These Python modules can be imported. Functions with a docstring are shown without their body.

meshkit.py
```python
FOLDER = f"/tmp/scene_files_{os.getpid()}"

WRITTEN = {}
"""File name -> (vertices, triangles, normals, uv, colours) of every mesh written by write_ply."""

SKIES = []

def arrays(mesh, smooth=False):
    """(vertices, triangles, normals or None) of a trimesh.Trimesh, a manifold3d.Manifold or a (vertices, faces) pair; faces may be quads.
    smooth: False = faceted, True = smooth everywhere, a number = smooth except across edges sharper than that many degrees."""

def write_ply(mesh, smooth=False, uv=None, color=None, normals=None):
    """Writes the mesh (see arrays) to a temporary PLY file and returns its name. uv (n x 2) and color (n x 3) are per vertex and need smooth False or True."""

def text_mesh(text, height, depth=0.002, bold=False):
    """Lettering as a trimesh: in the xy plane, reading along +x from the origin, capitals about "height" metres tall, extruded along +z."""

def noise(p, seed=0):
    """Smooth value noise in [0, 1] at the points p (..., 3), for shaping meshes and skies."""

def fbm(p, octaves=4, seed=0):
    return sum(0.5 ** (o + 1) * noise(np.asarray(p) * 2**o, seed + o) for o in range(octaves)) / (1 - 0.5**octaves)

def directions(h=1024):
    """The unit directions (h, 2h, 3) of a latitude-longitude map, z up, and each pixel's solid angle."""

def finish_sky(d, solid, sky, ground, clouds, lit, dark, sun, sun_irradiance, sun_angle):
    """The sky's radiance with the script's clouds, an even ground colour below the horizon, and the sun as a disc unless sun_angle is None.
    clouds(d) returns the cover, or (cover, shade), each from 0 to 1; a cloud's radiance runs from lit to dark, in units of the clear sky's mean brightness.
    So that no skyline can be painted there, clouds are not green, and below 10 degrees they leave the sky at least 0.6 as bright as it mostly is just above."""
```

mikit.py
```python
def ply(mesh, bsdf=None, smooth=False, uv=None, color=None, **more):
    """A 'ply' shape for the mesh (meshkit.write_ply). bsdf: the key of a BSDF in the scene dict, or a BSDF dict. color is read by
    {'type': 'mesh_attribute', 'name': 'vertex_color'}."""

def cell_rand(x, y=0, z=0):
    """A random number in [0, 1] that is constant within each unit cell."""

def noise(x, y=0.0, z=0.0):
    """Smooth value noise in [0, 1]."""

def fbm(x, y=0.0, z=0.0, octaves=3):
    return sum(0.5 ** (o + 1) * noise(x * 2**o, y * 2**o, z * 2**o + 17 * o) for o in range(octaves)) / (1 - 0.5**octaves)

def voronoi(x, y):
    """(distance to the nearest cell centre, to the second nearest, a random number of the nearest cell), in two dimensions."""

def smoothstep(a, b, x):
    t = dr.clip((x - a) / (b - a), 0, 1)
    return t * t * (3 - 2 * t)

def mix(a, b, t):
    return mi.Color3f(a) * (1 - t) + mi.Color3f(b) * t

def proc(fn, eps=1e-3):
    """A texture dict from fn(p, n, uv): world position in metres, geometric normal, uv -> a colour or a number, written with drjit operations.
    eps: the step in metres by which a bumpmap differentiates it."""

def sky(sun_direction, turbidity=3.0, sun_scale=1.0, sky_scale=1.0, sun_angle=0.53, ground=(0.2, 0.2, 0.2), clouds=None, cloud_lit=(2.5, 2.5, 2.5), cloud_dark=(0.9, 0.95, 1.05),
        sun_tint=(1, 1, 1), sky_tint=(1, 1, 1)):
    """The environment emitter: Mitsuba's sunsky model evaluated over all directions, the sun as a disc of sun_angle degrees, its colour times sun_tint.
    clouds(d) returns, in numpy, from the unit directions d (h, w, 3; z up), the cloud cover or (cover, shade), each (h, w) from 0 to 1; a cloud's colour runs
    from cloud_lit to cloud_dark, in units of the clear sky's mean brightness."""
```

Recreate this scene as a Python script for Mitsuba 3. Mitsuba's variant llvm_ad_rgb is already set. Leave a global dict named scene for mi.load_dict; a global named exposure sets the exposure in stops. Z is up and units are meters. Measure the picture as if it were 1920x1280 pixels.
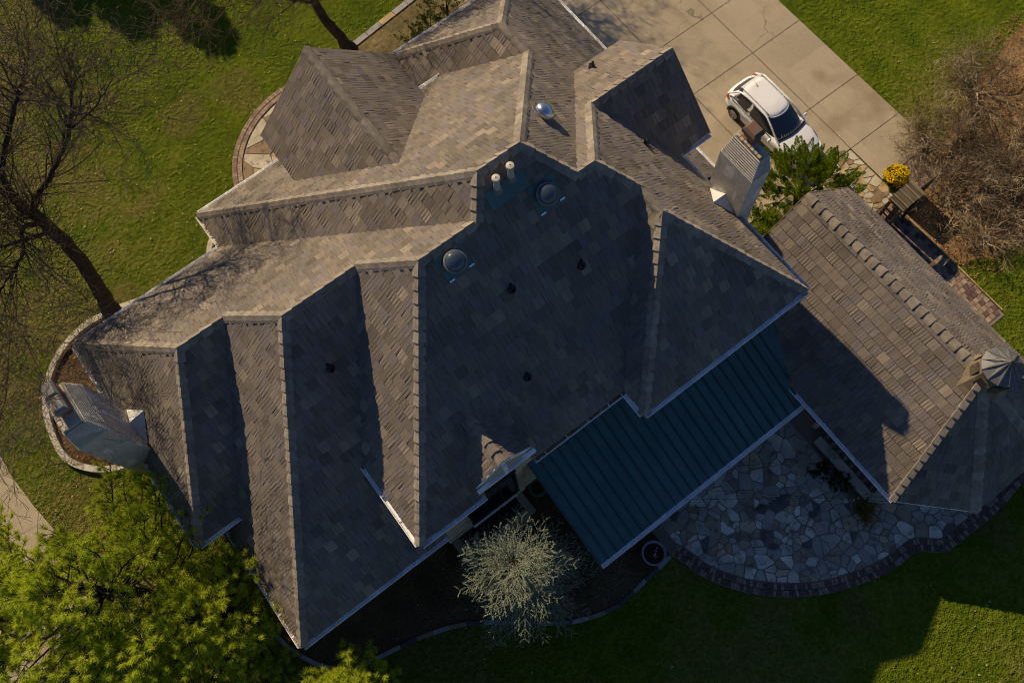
import math, random, json
import numpy as np, trimesh, shapely
from shapely.geometry import Polygon, Point, LineString, box as sbox
from shapely import affinity
from shapely.prepared import prep
import manifold3d as m3
import drjit as dr, mitsuba as mi, mikit, meshkit
from mikit import noise, fbm, cell_rand, smoothstep, mix, voronoi

scene, labels = {}, {}
T = mi.ScalarTransform4f
# ------------------------------------------------------------------ camera, sky, exposure
EYE = np.array([0.0, 0.0, 32.94])
FWD = np.array([0.15724031, 0.27650012, -0.94806285])
UPV = np.array([0.58129179, 0.75016821, 0.3151944])
scene['camera'] = {'type': 'perspective', 'fov': 60.983, 'fov_axis': 'x', 'near_clip': 0.5, 'far_clip': 600.0,
                   'to_world': T().look_at(origin=EYE.tolist(), target=(EYE + FWD * 10).tolist(), up=UPV.tolist())}
SUN = [-0.045, 1.0, 0.732]
scene['daylight'] = mikit.sky(SUN, turbidity=3, sun_scale=1.0, sky_scale=0.535, sun_tint=(1.0, 0.968, 0.885), sky_tint=(0.80, 0.93, 1.22), ground=(0.06, 0.07, 0.03))
exposure = 1.76

# ------------------------------------------------------------------ helpers
def numbered(name):
    if name not in scene and name not in labels and name not in USED:
        USED.add(name); return name
    k = COUNT.get(name, 1)
    while f'{name}_{k:03d}' in USED: k += 1
    COUNT[name] = k + 1
    USED.add(f'{name}_{k:03d}'); return f'{name}_{k:03d}'
USED, COUNT = set(), {}

def put(name, mesh, bsdf, parent=None, smooth=False, uv=None, color=None, label=None, cat=None, group=None, kind=None, **kw):
    key = numbered((parent + '__' if parent else '') + name)
    scene[key] = mikit.ply(mesh, bsdf, smooth=smooth, uv=uv, color=color, **kw)
    tag(key, label, cat, group, kind)
    return key

def tag(key, label=None, cat=None, group=None, kind=None):
    d = {k: v for k, v in (('label', label), ('category', cat), ('group', group), ('kind', kind)) if v}
    if d: labels[key] = d

def thing(name, label, cat, group=None):
    key = numbered(name); tag(key, label, cat, group); return key

class MB:
    def __init__(self): self.v, self.f, self.u, self.n = [], [], [], 0
    def add(self, v, f, uv=None):
        v = np.asarray(v, float); f = np.asarray(f, int)
        if f.shape[1] == 4: f = np.vstack([f[:, [0, 1, 2]], f[:, [0, 2, 3]]])
        self.v.append(v); self.f.append(f + self.n); self.n += len(v)
        self.u.append(np.zeros((len(v), 2)) if uv is None else np.asarray(uv, float)); return self
    def mesh(self, m): return self.add(m.vertices, m.faces)
    def get(self): return np.vstack(self.v), np.vstack(self.f)
    def uv(self): return np.vstack(self.u)

def rot(axis, deg, at=(0, 0, 0)): return trimesh.transformations.rotation_matrix(math.radians(deg), axis, at)

def box(c, s, rz=0, bevel=0):
    if bevel:
        h = np.array(s) / 2 - bevel
        pts = [np.array([a, b, d]) * h + np.array(o) * bevel for a in (-1, 1) for b in (-1, 1) for d in (-1, 1) for o in ((a, 0, 0), (0, b, 0), (0, 0, d))]
        m = trimesh.convex.convex_hull(np.array(pts))
    else: m = trimesh.creation.box(s)
    if rz: m.apply_transform(rot([0, 0, 1], rz))
    m.apply_translation(c); return m

def prism(poly, z0, z1):
    m = trimesh.creation.extrude_polygon(poly, z1 - z0, engine='earcut'); m.apply_translation([0, 0, z0]); return m

def beam(p0, p1, w, h, up=(0, 0, 1)):
    p0, p1 = np.array(p0, float), np.array(p1, float); a = p1 - p0; L = np.linalg.norm(a); a /= L
    s = np.cross(a, up); s /= np.linalg.norm(s); u = np.cross(s, a)
    v = [p0 + e * a * L + x * s * w / 2 + y * u * h / 2 for e in (0, 1) for x, y in ((-1, -1), (1, -1), (1, 1), (-1, 1))]
    f = [[0, 3, 2, 1], [4, 5, 6, 7], [0, 1, 5, 4], [1, 2, 6, 5], [2, 3, 7, 6], [3, 0, 4, 7]]
    return np.array(v), np.array(f)

def tube(pts, rad, sides=8, closed=False):
    p = np.asarray(pts, float); n = len(p); rad = np.broadcast_to(rad, (n,))
    t = np.gradient(p, axis=0) if not closed else np.roll(p, -1, 0) - np.roll(p, 1, 0)
    t /= np.linalg.norm(t, axis=1, keepdims=True) + 1e-12
    ref = np.where(np.abs(t[:, 2:]) < 0.92, [0, 0, 1.0], [1.0, 0, 0]); a = np.cross(t, ref)
    for i in range(1, n):
        a[i] = a[i - 1] - t[i] * (a[i - 1] @ t[i])
        if np.linalg.norm(a[i]) < 1e-6: a[i] = np.cross(t[i], ref[i])
    a /= np.linalg.norm(a, axis=1, keepdims=True) + 1e-12; b = np.cross(t, a); ang = np.arange(sides) * 2 * np.pi / sides
    v = p[:, None] + rad[:, None, None] * (np.cos(ang)[None, :, None] * a[:, None] + np.sin(ang)[None, :, None] * b[:, None])
    i, j = np.meshgrid(np.arange(n if closed else n - 1), np.arange(sides), indexing='ij'); k = (i + 1) % n
    q = np.stack([i * sides + j, i * sides + (j + 1) % sides, k * sides + (j + 1) % sides, k * sides + j], -1).reshape(-1, 4)
    return v.reshape(-1, 3), q

def lathe(profile, seg=24, at=(0, 0, 0), axis=None):
    """profile: (r, z) pairs bottom to top"""
    p = np.array(profile, float); ang = np.arange(seg) * 2 * np.pi / seg
    v = np.stack([p[:, None, 0] * np.cos(ang), p[:, None, 0] * np.sin(ang), np.broadcast_to(p[:, None, 1], (len(p), seg))], -1).reshape(-1, 3)
    i, j = np.meshgrid(np.arange(len(p) - 1), np.arange(seg), indexing='ij')
    q = np.stack([i * seg + j, i * seg + (j + 1) % seg, (i + 1) * seg + (j + 1) % seg, (i + 1) * seg + j], -1).reshape(-1, 4)
    if axis is not None: v = v @ trimesh.geometry.align_vectors([0, 0, 1], axis)[:3, :3].T
    return v + np.array(at), q

def segs_mesh(S, sides=4):
    """S: rows p0(3) p1(3) r0 r1 -> open tapered prisms"""
    S = np.asarray(S, float); a, b = S[:, :3], S[:, 3:6]; t = b - a; t /= np.linalg.norm(t, axis=1, keepdims=True) + 1e-12
    x = np.cross(t, np.where(np.abs(t[:, 2:]) < 0.9, [0, 0, 1.0], [1.0, 0, 0])); x /= np.linalg.norm(x, axis=1, keepdims=True) + 1e-12; y = np.cross(t, x)
    ang = np.arange(sides) * 2 * np.pi / sides; ring = np.cos(ang)[None, :, None] * x[:, None] + np.sin(ang)[None, :, None] * y[:, None]
    v = np.concatenate([a[:, None] + ring * S[:, 6, None, None], b[:, None] + ring * S[:, 7, None, None]], 1).reshape(-1, 3)
    j = np.arange(sides); q = np.stack([j, (j + 1) % sides, (j + 1) % sides + sides, j + sides], -1)
    q = (q[None] + (np.arange(len(S)) * 2 * sides)[:, None, None]).reshape(-1, 4)
    return v, q

def unit(a): a = np.asarray(a, float); return a / (np.linalg.norm(a, axis=-1, keepdims=True) + 1e-12)

# ------------------------------------------------------------------ materials
def rgb(*c): return {'type': 'rgb', 'value': list(c)}
def mat(name, color, rough=0.8, spec=0.3, metallic=0.0, bump=None, two=True, **kw):
    col = mikit.proc(color) if callable(color) else rgb(*color)
    b = {'type': 'principled', 'base_color': col, 'roughness': rough, 'specular': spec, 'metallic': metallic, **kw}
    if bump: b = {'type': 'bumpmap', 'arbitrary': mikit.proc(bump[0], eps=bump[1]), 'scale': 1.0, 'bsdf': b}
    scene[name] = {'type': 'twosided', 'bsdf': b} if two else b
    return name

def C3(r, g, b): return mi.Color3f(r, g, b)

def tile_color(p, n, uv):
    k = dr.floor(uv.x); l = uv.x - k
    r1, r2, r3 = cell_rand(k, 3), cell_rand(k, 7), cell_rand(k, 11)
    base = mix((0.142, 0.122, 0.100), (0.212, 0.181, 0.145), r1)
    base = mix(base, (0.168, 0.148, 0.146), smoothstep(0.55, 0.9, r2) * 0.85)
    base = mix(base, (0.095, 0.082, 0.070), smoothstep(0.86, 0.98, r3) * 0.55)
    base = mix(base, (0.33, 0.275, 0.205), smoothstep(0.90, 0.99, cell_rand(k, 19)) * 0.6)
    str_ = 0.25 + 0.75 * cell_rand(k, 23)
    st = noise(l * 8.0 + k * 3.71, uv.y * 0.8 + k, 0.0) * 0.6 + noise(l * 19.0 + k * 1.3, uv.y * 0.8 + k, 3.0) * 0.4
    fine = noise(p.x * 55, p.y * 55, p.z * 55)
    wth = fbm(p.x * 0.55, p.y * 0.55, p.z * 0.55)
    return base * (1.0 + str_ * 0.62 * (st - 0.52)) * (0.86 + 0.28 * fine) * (0.74 + 0.52 * wth)
mat('tile', tile_color, 0.85, 0.25)
def cap_color(p, n, uv):
    k = dr.floor(uv.x); r = cell_rand(k, 3)
    return mix((0.205, 0.178, 0.145), (0.30, 0.262, 0.212), r) * (0.75 + 0.5 * noise(p.x * 9, p.y * 9, p.z * 9)) * (0.85 + 0.3 * noise(p.x * 60, p.y * 60, p.z * 60))
mat('cap', cap_color, 0.85, 0.25)
mat('deck', (0.05, 0.042, 0.036), 0.9)

def grass_color(p, n, uv):
    big = fbm(p.x * 0.16 + 7, p.y * 0.16, 0.0, 3); mid = fbm(p.x * 0.9, p.y * 0.9 + 3, 0.0, 3); fine = fbm(p.x * 9, p.y * 9, 0.0, 3); blade = noise(p.x * 46, p.y * 34, 0.0)
    g = mix((0.062, 0.100, 0.004), (0.142, 0.182, 0.007), mid)
    dry = smoothstep(0.50, 0.72, big * 0.6 + mid * 0.25 + fine * 0.22)
    left = smoothstep(2.0, -9.0, p.x) * 0.45 + smoothstep(25.0, 29.0, p.x) * smoothstep(9.0, 4.0, p.y) * 0.6
    bare = smoothstep(0.60, 0.72, fbm(p.x * 0.33 + 31, p.y * 0.33, 0.0, 4)) * 0.55
    g = g * (0.80 + 0.42 * big)
    g = mix(g, (0.145, 0.122, 0.034), bare)
    g = mix(g, (0.155, 0.128, 0.040), dr.clip(dry * 0.60 + left * smoothstep(0.36, 0.60, mid * 0.4 + fine * 0.6) * 1.25, 0, 0.85))
    mow = 0.5 + 0.5 * dr.sin(p.x * 3.1 + 0.4 * noise(p.x, p.y * 0.3))
    g = g * (1.0 + 0.10 * mow * smoothstep(24.5, 26.0, p.x))
    return g * (0.50 + 0.62 * fine) * (0.62 + 0.76 * blade)
mat('grass', grass_color, 0.9, 0.1, bump=(lambda p, n, uv: 0.05 * noise(p.x * 30, p.y * 26) + 0.06 * noise(p.x * 9, p.y * 9), 0.012))

def conc_color(p, n, uv):
    f = fbm(p.x * 0.7, p.y * 0.7, 0.0, 4); s = noise(p.x * 30, p.y * 30)
    c = mix((0.330, 0.278, 0.195), (0.430, 0.365, 0.260), f)
    st = smoothstep(0.62, 0.80, fbm(p.x * 0.45 + 11, p.y * 0.45 + 5, 0.0, 4))
    k = cell_rand(dr.floor((p.x - 0.1) / 3.2), dr.floor((p.y + 0.2) / 3.1), 2)
    trk = (smoothstep(0.30, 0.05, dr.abs(p.x - 19.2)) + smoothstep(0.30, 0.05, dr.abs(p.x - 20.75))) * smoothstep(8.0, 12.5, p.y) * (0.3 + 0.7 * noise(p.x * 2, p.y * 0.5))
    a1, a2, a3 = voronoi(p.x * 0.42 + 0.35 * noise(p.x * 2.2, p.y * 2.2), p.y * 0.42 + 0.35 * noise(p.x * 2.2 + 9, p.y * 2.2))
    crack = smoothstep(0.016, 0.004, a2 - a1) * smoothstep(0.52, 0.62, noise(p.x * 0.35 + 4, p.y * 0.35))
    oil = smoothstep(0.60, 0.90, noise(p.x * 1.1 + 40, p.y * 1.1)) * smoothstep(0.30, 0.8, fbm(p.x * 4, p.y * 4))
    c = c * (1 - 0.13 * trk) * (1 - 0.45 * crack) * (1 - 0.12 * oil)
    return mix(c, (0.22, 0.165, 0.095), st * 0.6) * (0.92 + 0.20 * k) * (0.90 + 0.2 * s)
mat('concrete', conc_color, 0.85, 0.25)
mat('joint', (0.035, 0.028, 0.02), 0.95)

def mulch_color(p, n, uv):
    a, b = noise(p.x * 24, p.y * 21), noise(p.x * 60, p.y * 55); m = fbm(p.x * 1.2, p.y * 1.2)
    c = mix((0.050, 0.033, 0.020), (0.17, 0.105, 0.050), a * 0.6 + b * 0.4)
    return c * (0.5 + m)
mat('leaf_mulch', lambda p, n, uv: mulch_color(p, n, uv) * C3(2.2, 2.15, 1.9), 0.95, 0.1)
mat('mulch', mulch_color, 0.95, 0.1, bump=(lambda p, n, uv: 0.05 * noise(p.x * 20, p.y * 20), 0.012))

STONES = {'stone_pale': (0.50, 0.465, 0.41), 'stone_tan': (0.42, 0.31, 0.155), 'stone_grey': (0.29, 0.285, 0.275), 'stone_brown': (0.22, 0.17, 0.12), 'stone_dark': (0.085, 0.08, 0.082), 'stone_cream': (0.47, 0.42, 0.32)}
for k_, c_ in STONES.items():
    def f_(p, n, uv, c=c_):
        q = fbm(p.x * 2.3, p.y * 2.3, p.z * 2.3, 4); d = smoothstep(0.55, 0.75, fbm(p.x * 5 + 3, p.y * 5, p.z * 5, 3))
        return C3(*c) * (0.55 + 0.9 * q) * (1 - 0.35 * d) * (0.9 + 0.2 * noise(p.x * 50, p.y * 50))
    mat(k_, f_, 0.75, 0.3)
def stone_mix(p, n, uv):
    k = dr.floor(uv.x); r, r2 = cell_rand(k, 5), cell_rand(k, 9); warm = dr.select(k >= 1000, 1.0, 0.0)
    cool = mix((0.36, 0.325, 0.275), (0.66, 0.60, 0.49), smoothstep(0.30, 0.95, r)); cool = mix(cool, (0.29, 0.22, 0.15), smoothstep(0.62, 0.66, r2) * 0.85); cool = mix(cool, (0.12, 0.11, 0.11), smoothstep(0.84, 0.86, r2)); cool = mix(cool, (0.50, 0.39, 0.26), smoothstep(0.92, 0.93, r2))
    hot = mix((0.47, 0.42, 0.32), (0.42, 0.31, 0.155), smoothstep(0.3, 0.8, r)); hot = mix(hot, (0.24, 0.17, 0.10), smoothstep(0.80, 0.82, r2))
    q = fbm(p.x * 2.3, p.y * 2.3, p.z * 2.3, 4); d = smoothstep(0.52, 0.75, fbm(p.x * 5 + 3, p.y * 5, p.z * 5, 3))
    return (cool * (1 - warm) + hot * warm) * (0.55 + 0.9 * q) * (1 - 0.45 * d) * (0.9 + 0.2 * noise(p.x * 50, p.y * 50))
mat('stone_mix', stone_mix, 0.75, 0.3)
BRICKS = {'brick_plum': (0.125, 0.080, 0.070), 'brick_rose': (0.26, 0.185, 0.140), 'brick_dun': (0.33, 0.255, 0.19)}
for k_, c_ in BRICKS.items():
    def f_(p, n, uv, c=c_): return C3(*c) * (0.65 + 0.7 * noise(p.x * 12, p.y * 12, p.z * 12)) * (0.85 + 0.3 * noise(p.x * 70, p.y * 70, p.z * 70))
    mat(k_, f_, 0.85, 0.2)
mat('mortar', (0.20, 0.175, 0.14), 0.95)
mat('mortar_dark', (0.22, 0.18, 0.135), 0.95)
mat('dry_cover', lambda p, n, uv: mix((0.055, 0.045, 0.016), (0.24, 0.19, 0.085), noise(p.x * 7, p.y * 7) * 0.5 + noise(p.x * 26, p.y * 26) * 0.5) * (0.6 + 0.7 * fbm(p.x, p.y)), 0.95)

def masonry(p, n, uv):
    s = noise(p.x * 14 + p.y * 11, p.z * 9, p.y * 3); f = fbm(p.x * 2, p.y * 2, p.z * 2); fl = smoothstep(0.70, 0.80, noise(p.x * 3 + p.y * 5, p.z * 1.2, 4.0))
    return mix((0.58, 0.555, 0.49), (0.42, 0.40, 0.355), f) * (0.82 + 0.36 * s) * (1 + 0.35 * fl)
mat('chimney_stone', masonry, 0.8, 0.25)
mat('stucco', lambda p, n, uv: C3(0.46, 0.37, 0.24) * (0.8 + 0.4 * fbm(p.x * 2, p.y * 2, p.z * 2)), 0.9)
mat('white_paint', lambda p, n, uv: C3(0.80, 0.81, 0.82) * (0.84 + 0.3 * noise(p.x * 3, p.y * 3, p.z * 3)), 0.45, 0.5)
mat('grime', lambda p, n, uv: mix((0.03, 0.02, 0.012), (0.20, 0.105, 0.03), noise(p.x * 30, p.y * 30, p.z * 30)), 0.95)
mat('seam_metal', (0.035, 0.07, 0.068), 0.4, 0.5)
mat('metal_roof', lambda p, n, uv: C3(0.055, 0.118, 0.112) * (0.80 + 0.25 * noise(p.x * 1.5, p.y * 1.5) + 0.18 * noise(p.x * 9, p.y * 2)), 0.36, 0.5)
mat('sheet_metal', lambda p, n, uv: C3(0.74, 0.75, 0.76) * (0.8 + 0.3 * noise(p.x * 5, p.y * 5, p.z * 5)), 0.28, metallic=1.0)
mat('copper_grey', lambda p, n, uv: C3(0.15, 0.15, 0.155) * (0.6 + 0.7 * fbm(p.x * 4, p.y * 4, p.z * 4)), 0.5, metallic=0.25)
mat('cupola_wood', lambda p, n, uv: C3(0.21, 0.165, 0.115) * (0.75 + 0.5 * noise(p.x * 8, p.y * 8, p.z * 3)), 0.8)
mat('dark_metal', (0.02, 0.02, 0.022), 0.5, 0.5)
mat('flue_metal', lambda p, n, uv: mix((0.12, 0.115, 0.11), (0.30, 0.285, 0.265), fbm(p.x * 5, p.y * 5, p.z * 5)), 0.6, 0.4)
mat('rust', lambda p, n, uv: mix((0.17, 0.080, 0.052), (0.11, 0.100, 0.090), smoothstep(0.36, 0.60, fbm(p.x * 3.2, p.y * 3.2, p.z * 2, 4))), 0.8)
mat('terracotta', (0.33, 0.115, 0.05), 0.8)
mat('pvc', (0.50, 0.47, 0.41), 0.5, 0.4)
mat('lens', (0.035, 0.055, 0.075), 0.12, 0.8, clearcoat=1.0)
mat('galvanised', (0.66, 0.67, 0.69), 0.45, 0.6, metallic=0.15)
mat('glass_dark', (0.010, 0.012, 0.015), 0.06, 0.7)
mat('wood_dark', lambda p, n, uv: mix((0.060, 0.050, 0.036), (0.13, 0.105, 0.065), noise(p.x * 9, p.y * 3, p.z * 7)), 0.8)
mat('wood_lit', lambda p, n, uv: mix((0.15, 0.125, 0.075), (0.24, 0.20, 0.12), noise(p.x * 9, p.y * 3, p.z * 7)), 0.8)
mat('car_paint', (0.78, 0.79, 0.80), 0.3, 0.5, clearcoat=1.0, clearcoat_gloss=0.95)
mat('car_glass', (0.012, 0.017, 0.026), 0.05, 0.8, clearcoat=1.0)
mat('black_plastic', (0.018, 0.018, 0.02), 0.6)
mat('rubber', (0.016, 0.016, 0.017), 0.85)
mat('alloy', (0.50, 0.50, 0.51), 0.3, metallic=0.8)
mat('tail_red', (0.48, 0.012, 0.010), 0.15, 0.6, clearcoat=1.0)
mat('head_lens', (0.6, 0.63, 0.66), 0.1, 0.6, clearcoat=1.0)
mat('hose', (0.02, 0.22, 0.13), 0.4, 0.5)
mat('glaze', (0.22, 0.23, 0.24), 0.35, 0.5)
mat('soil', (0.035, 0.026, 0.018), 0.95)
def bark(p, n, uv): return mix((0.024, 0.021, 0.018), (0.072, 0.062, 0.050), noise(p.x * 16, p.y * 16, p.z * 4))
mat('bark', bark, 0.95, 0.1)
mat('twig', lambda p, n, uv: mix((0.045, 0.034, 0.024), (0.16, 0.125, 0.085), noise(p.x * 2, p.y * 2, p.z * 2)), 0.9, 0.1)
mat('twig_pale', lambda p, n, uv: mix((0.12, 0.088, 0.052), (0.42, 0.34, 0.225), smoothstep(0.3, 0.8, noise(p.x * 2.6, p.y * 2.6, p.z * 2.6))), 0.9, 0.1)
def leafy(name, a, b, trans, scale=2.0):
    col = mikit.proc(lambda p, n, uv: mix(a, b, fbm(p.x * scale, p.y * scale, p.z * scale)) * (0.7 + 0.6 * noise(p.x * 23, p.y * 23, p.z * 23)))
    scene[name] = {'type': 'principledthin', 'base_color': col, 'roughness': 0.55, 'diff_trans': trans, 'specular_sampling_rate': 1.0} if False else {'type': 'principledthin', 'base_color': col, 'roughness': 0.55, 'diff_trans': trans}
leafy('pine_needle', (0.36, 0.47, 0.035), (0.74, 0.78, 0.070), 0.8, 1.1)
leafy('spruce_needle', (0.22, 0.26, 0.18), (0.42, 0.45, 0.31), 0.3)
leafy('juniper_leaf', (0.10, 0.17, 0.004), (0.24, 0.31, 0.010), 1.0, 3.0)
leafy('shrub_leaf', (0.030, 0.058, 0.006), (0.075, 0.105, 0.015), 0.5)
leafy('conifer_leaf', (0.02, 0.04, 0.012), (0.05, 0.075, 0.02), 0.3)
leafy('mum_petal', (0.80, 0.50, 0.002), (0.92, 0.68, 0.006), 0.4, 6.0)
leafy('straw', (0.20, 0.13, 0.035), (0.42, 0.29, 0.09), 0.4)
leafy('leaf_tan', (0.42, 0.30, 0.15), (0.62, 0.50, 0.32), 0.3, 9.0)
leafy('leaf_brown', (0.18, 0.105, 0.038), (0.50, 0.31, 0.13), 0.3, 9.0)
# ------------------------------------------------------------------ the ground
def sheet(poly, z):
    v, f = trimesh.creation.triangulate_polygon(poly, engine='earcut'); return np.c_[v, np.full(len(v), z)], f
def structure(name, poly, z, m, label, depth=None):
    mesh = prism(poly, z - depth, z) if depth else sheet(poly, z)
    return put(name, mesh, m, label=label, kind='structure')
gv = np.array([[-160, -160, 0], [160, -160, 0], [160, 160, 0], [-160, 160, 0.0]])
put('lawn', (gv, np.array([[0, 1, 2, 3]])), 'grass', label='green autumn lawn with worn tan patches around the house', kind='structure', uv=gv[:, :2] / 10)

# driveway: concrete slabs on a dark joint bed
DX = [13.2, 18.5, 21.95, 24.74]; DY = [5.79, 7.67, 10.15, 13.80, 16.53, 20.2, 24.0, 28.0, 32.0]
structure('driveway', sbox(13.2, 7.68, 24.74, 32).union(sbox(21.95, 5.79, 24.74, 7.7)), 0.008, 'joint', 'wide concrete driveway of large slabs beside the house')
for i in range(3):
    for j in range(len(DY) - 1):
        if j == 0 and i < 2: continue
        x0, x1, y0, y1 = DX[i], DX[i + 1], DY[j], DY[j + 1]; g = 0.013
        m = box(((x0 + x1) / 2, (y0 + y1) / 2, 0.0), (x1 - x0 - 2 * g, y1 - y0 - 2 * g, 0.09), bevel=0.006)
        put('slab', m, 'concrete', 'driveway')
structure('path', Polygon([(-13.16, 20.5), (-13.29, 17.2), (-13.1, 15.5), (-12.89, 14.3), (-12.7, 11), (-19, 9), (-19, 21)]), 0.012, 'concrete', 'pale concrete path at the left edge')
def shrink_round(p, d):
    q = p.buffer(-d, join_style=2).simplify(0.01); return q
def flagstones(holder, area, n, seed, warm, z0, gap=0.02, relax=1, merge=0.3, thick=0.05):
    """irregular flat stones filling the area: cells of scattered points, some joined into longer stones"""
    rs = np.random.RandomState(seed); x0, y0, x1, y1 = area.bounds; P = []
    while len(P) < n:
        q = (rs.uniform(x0, x1), rs.uniform(y0, y1))
        if area.contains(Point(q)) and all((q[0] - a) ** 2 + (q[1] - b) ** 2 > (0.36 * math.sqrt(area.area / n)) ** 2 for a, b in P): P.append(q)
    P = np.array(P); pa = prep(area)
    for _ in range(relax + 1):
        cells = shapely.voronoi_polygons(shapely.MultiPoint(P), extend_to=area.buffer(2)).geoms
        cells = [c.intersection(area) for c in cells]; cells = [c for c in cells if c.area > 0.004]
        if _ < relax: P = np.array([(c.centroid.x * 0.45 + c.representative_point().x * 0.55 + rs.normal() * .04, c.centroid.y) for c in cells])
    alive = list(cells)
    for k in range(int(len(cells) * merge)):
        i = rs.randint(len(alive)); near = sorted(range(len(alive)), key=lambda j: alive[j].distance(alive[i].centroid) if j != i else 9)[:3]
        j = near[rs.randint(len(near))]; u = alive[i].union(alive[j])
        if u.geom_type == 'Polygon' and u.area / u.convex_hull.area > 0.90 and u.area < 3.4 * area.area / n:
            alive = [a for q, a in enumerate(alive) if q not in (i, j)] + [u.convex_hull.intersection(u.buffer(0.03))]
    out = []
    for c in alive:
        c = shrink_round(c, gap * rs.uniform(0.6, 1.7))
        for g in getattr(c, 'geoms', [c]):
            if g.geom_type != 'Polygon' or g.area < 0.010: continue
            r = 0.035; h = g.buffer(-r).buffer(r, quad_segs=2).simplify(0.008)
            if h.geom_type != 'Polygon' or h.is_empty: h = g
            dz = rs.uniform(-0.008, 0.012)
            b = Polygon(h.exterior); t = b.buffer(-0.012)
            m = prism(b, z0 - 0.03, z0 + thick * 0.55 + dz) if t.is_empty or t.geom_type != 'Polygon' else trimesh.util.concatenate([prism(b, z0 - 0.03, z0 + thick * 0.5 + dz), sheet_mesh(t, z0 + thick * 0.5 + dz + 0.004)])
            out.append((b.area, m, rs.randint(0, 999) + 1000 * warm))
    out.sort(key=lambda o: -o[0]); rest = MB()
    for k, (_, m, idn) in enumerate(out):
        u = np.full((len(m.vertices), 2), idn + .5)
        if k < 290: put('stone', m, 'stone_mix', holder, uv=u)
        else: rest.add(m.vertices, m.faces, u)
    if rest.n: put('stone_field', rest.get(), 'stone_mix', holder, uv=rest.uv(), kind='stuff')
def sheet_mesh(poly, z):
    v, f = sheet(poly, z); return trimesh.Trimesh(v, f, process=False)
def resample(pts, step):
    l = LineString(pts); n = max(2, int(round(l.length / step))); return np.array([l.interpolate(t, normalized=True).coords[0] for t in np.linspace(0, 1, n + 1)])
def smooth_line(pts, it=2):
    p = np.array(pts, float)
    for _ in range(it):
        q = np.empty((2 * len(p) - 2, 2)); q[0::2] = p[:-1] * 0.75 + p[1:] * 0.25; q[1::2] = p[:-1] * 0.25 + p[1:] * 0.75; p = np.vstack([p[:1], q, p[-1:]])
    return p
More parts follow.
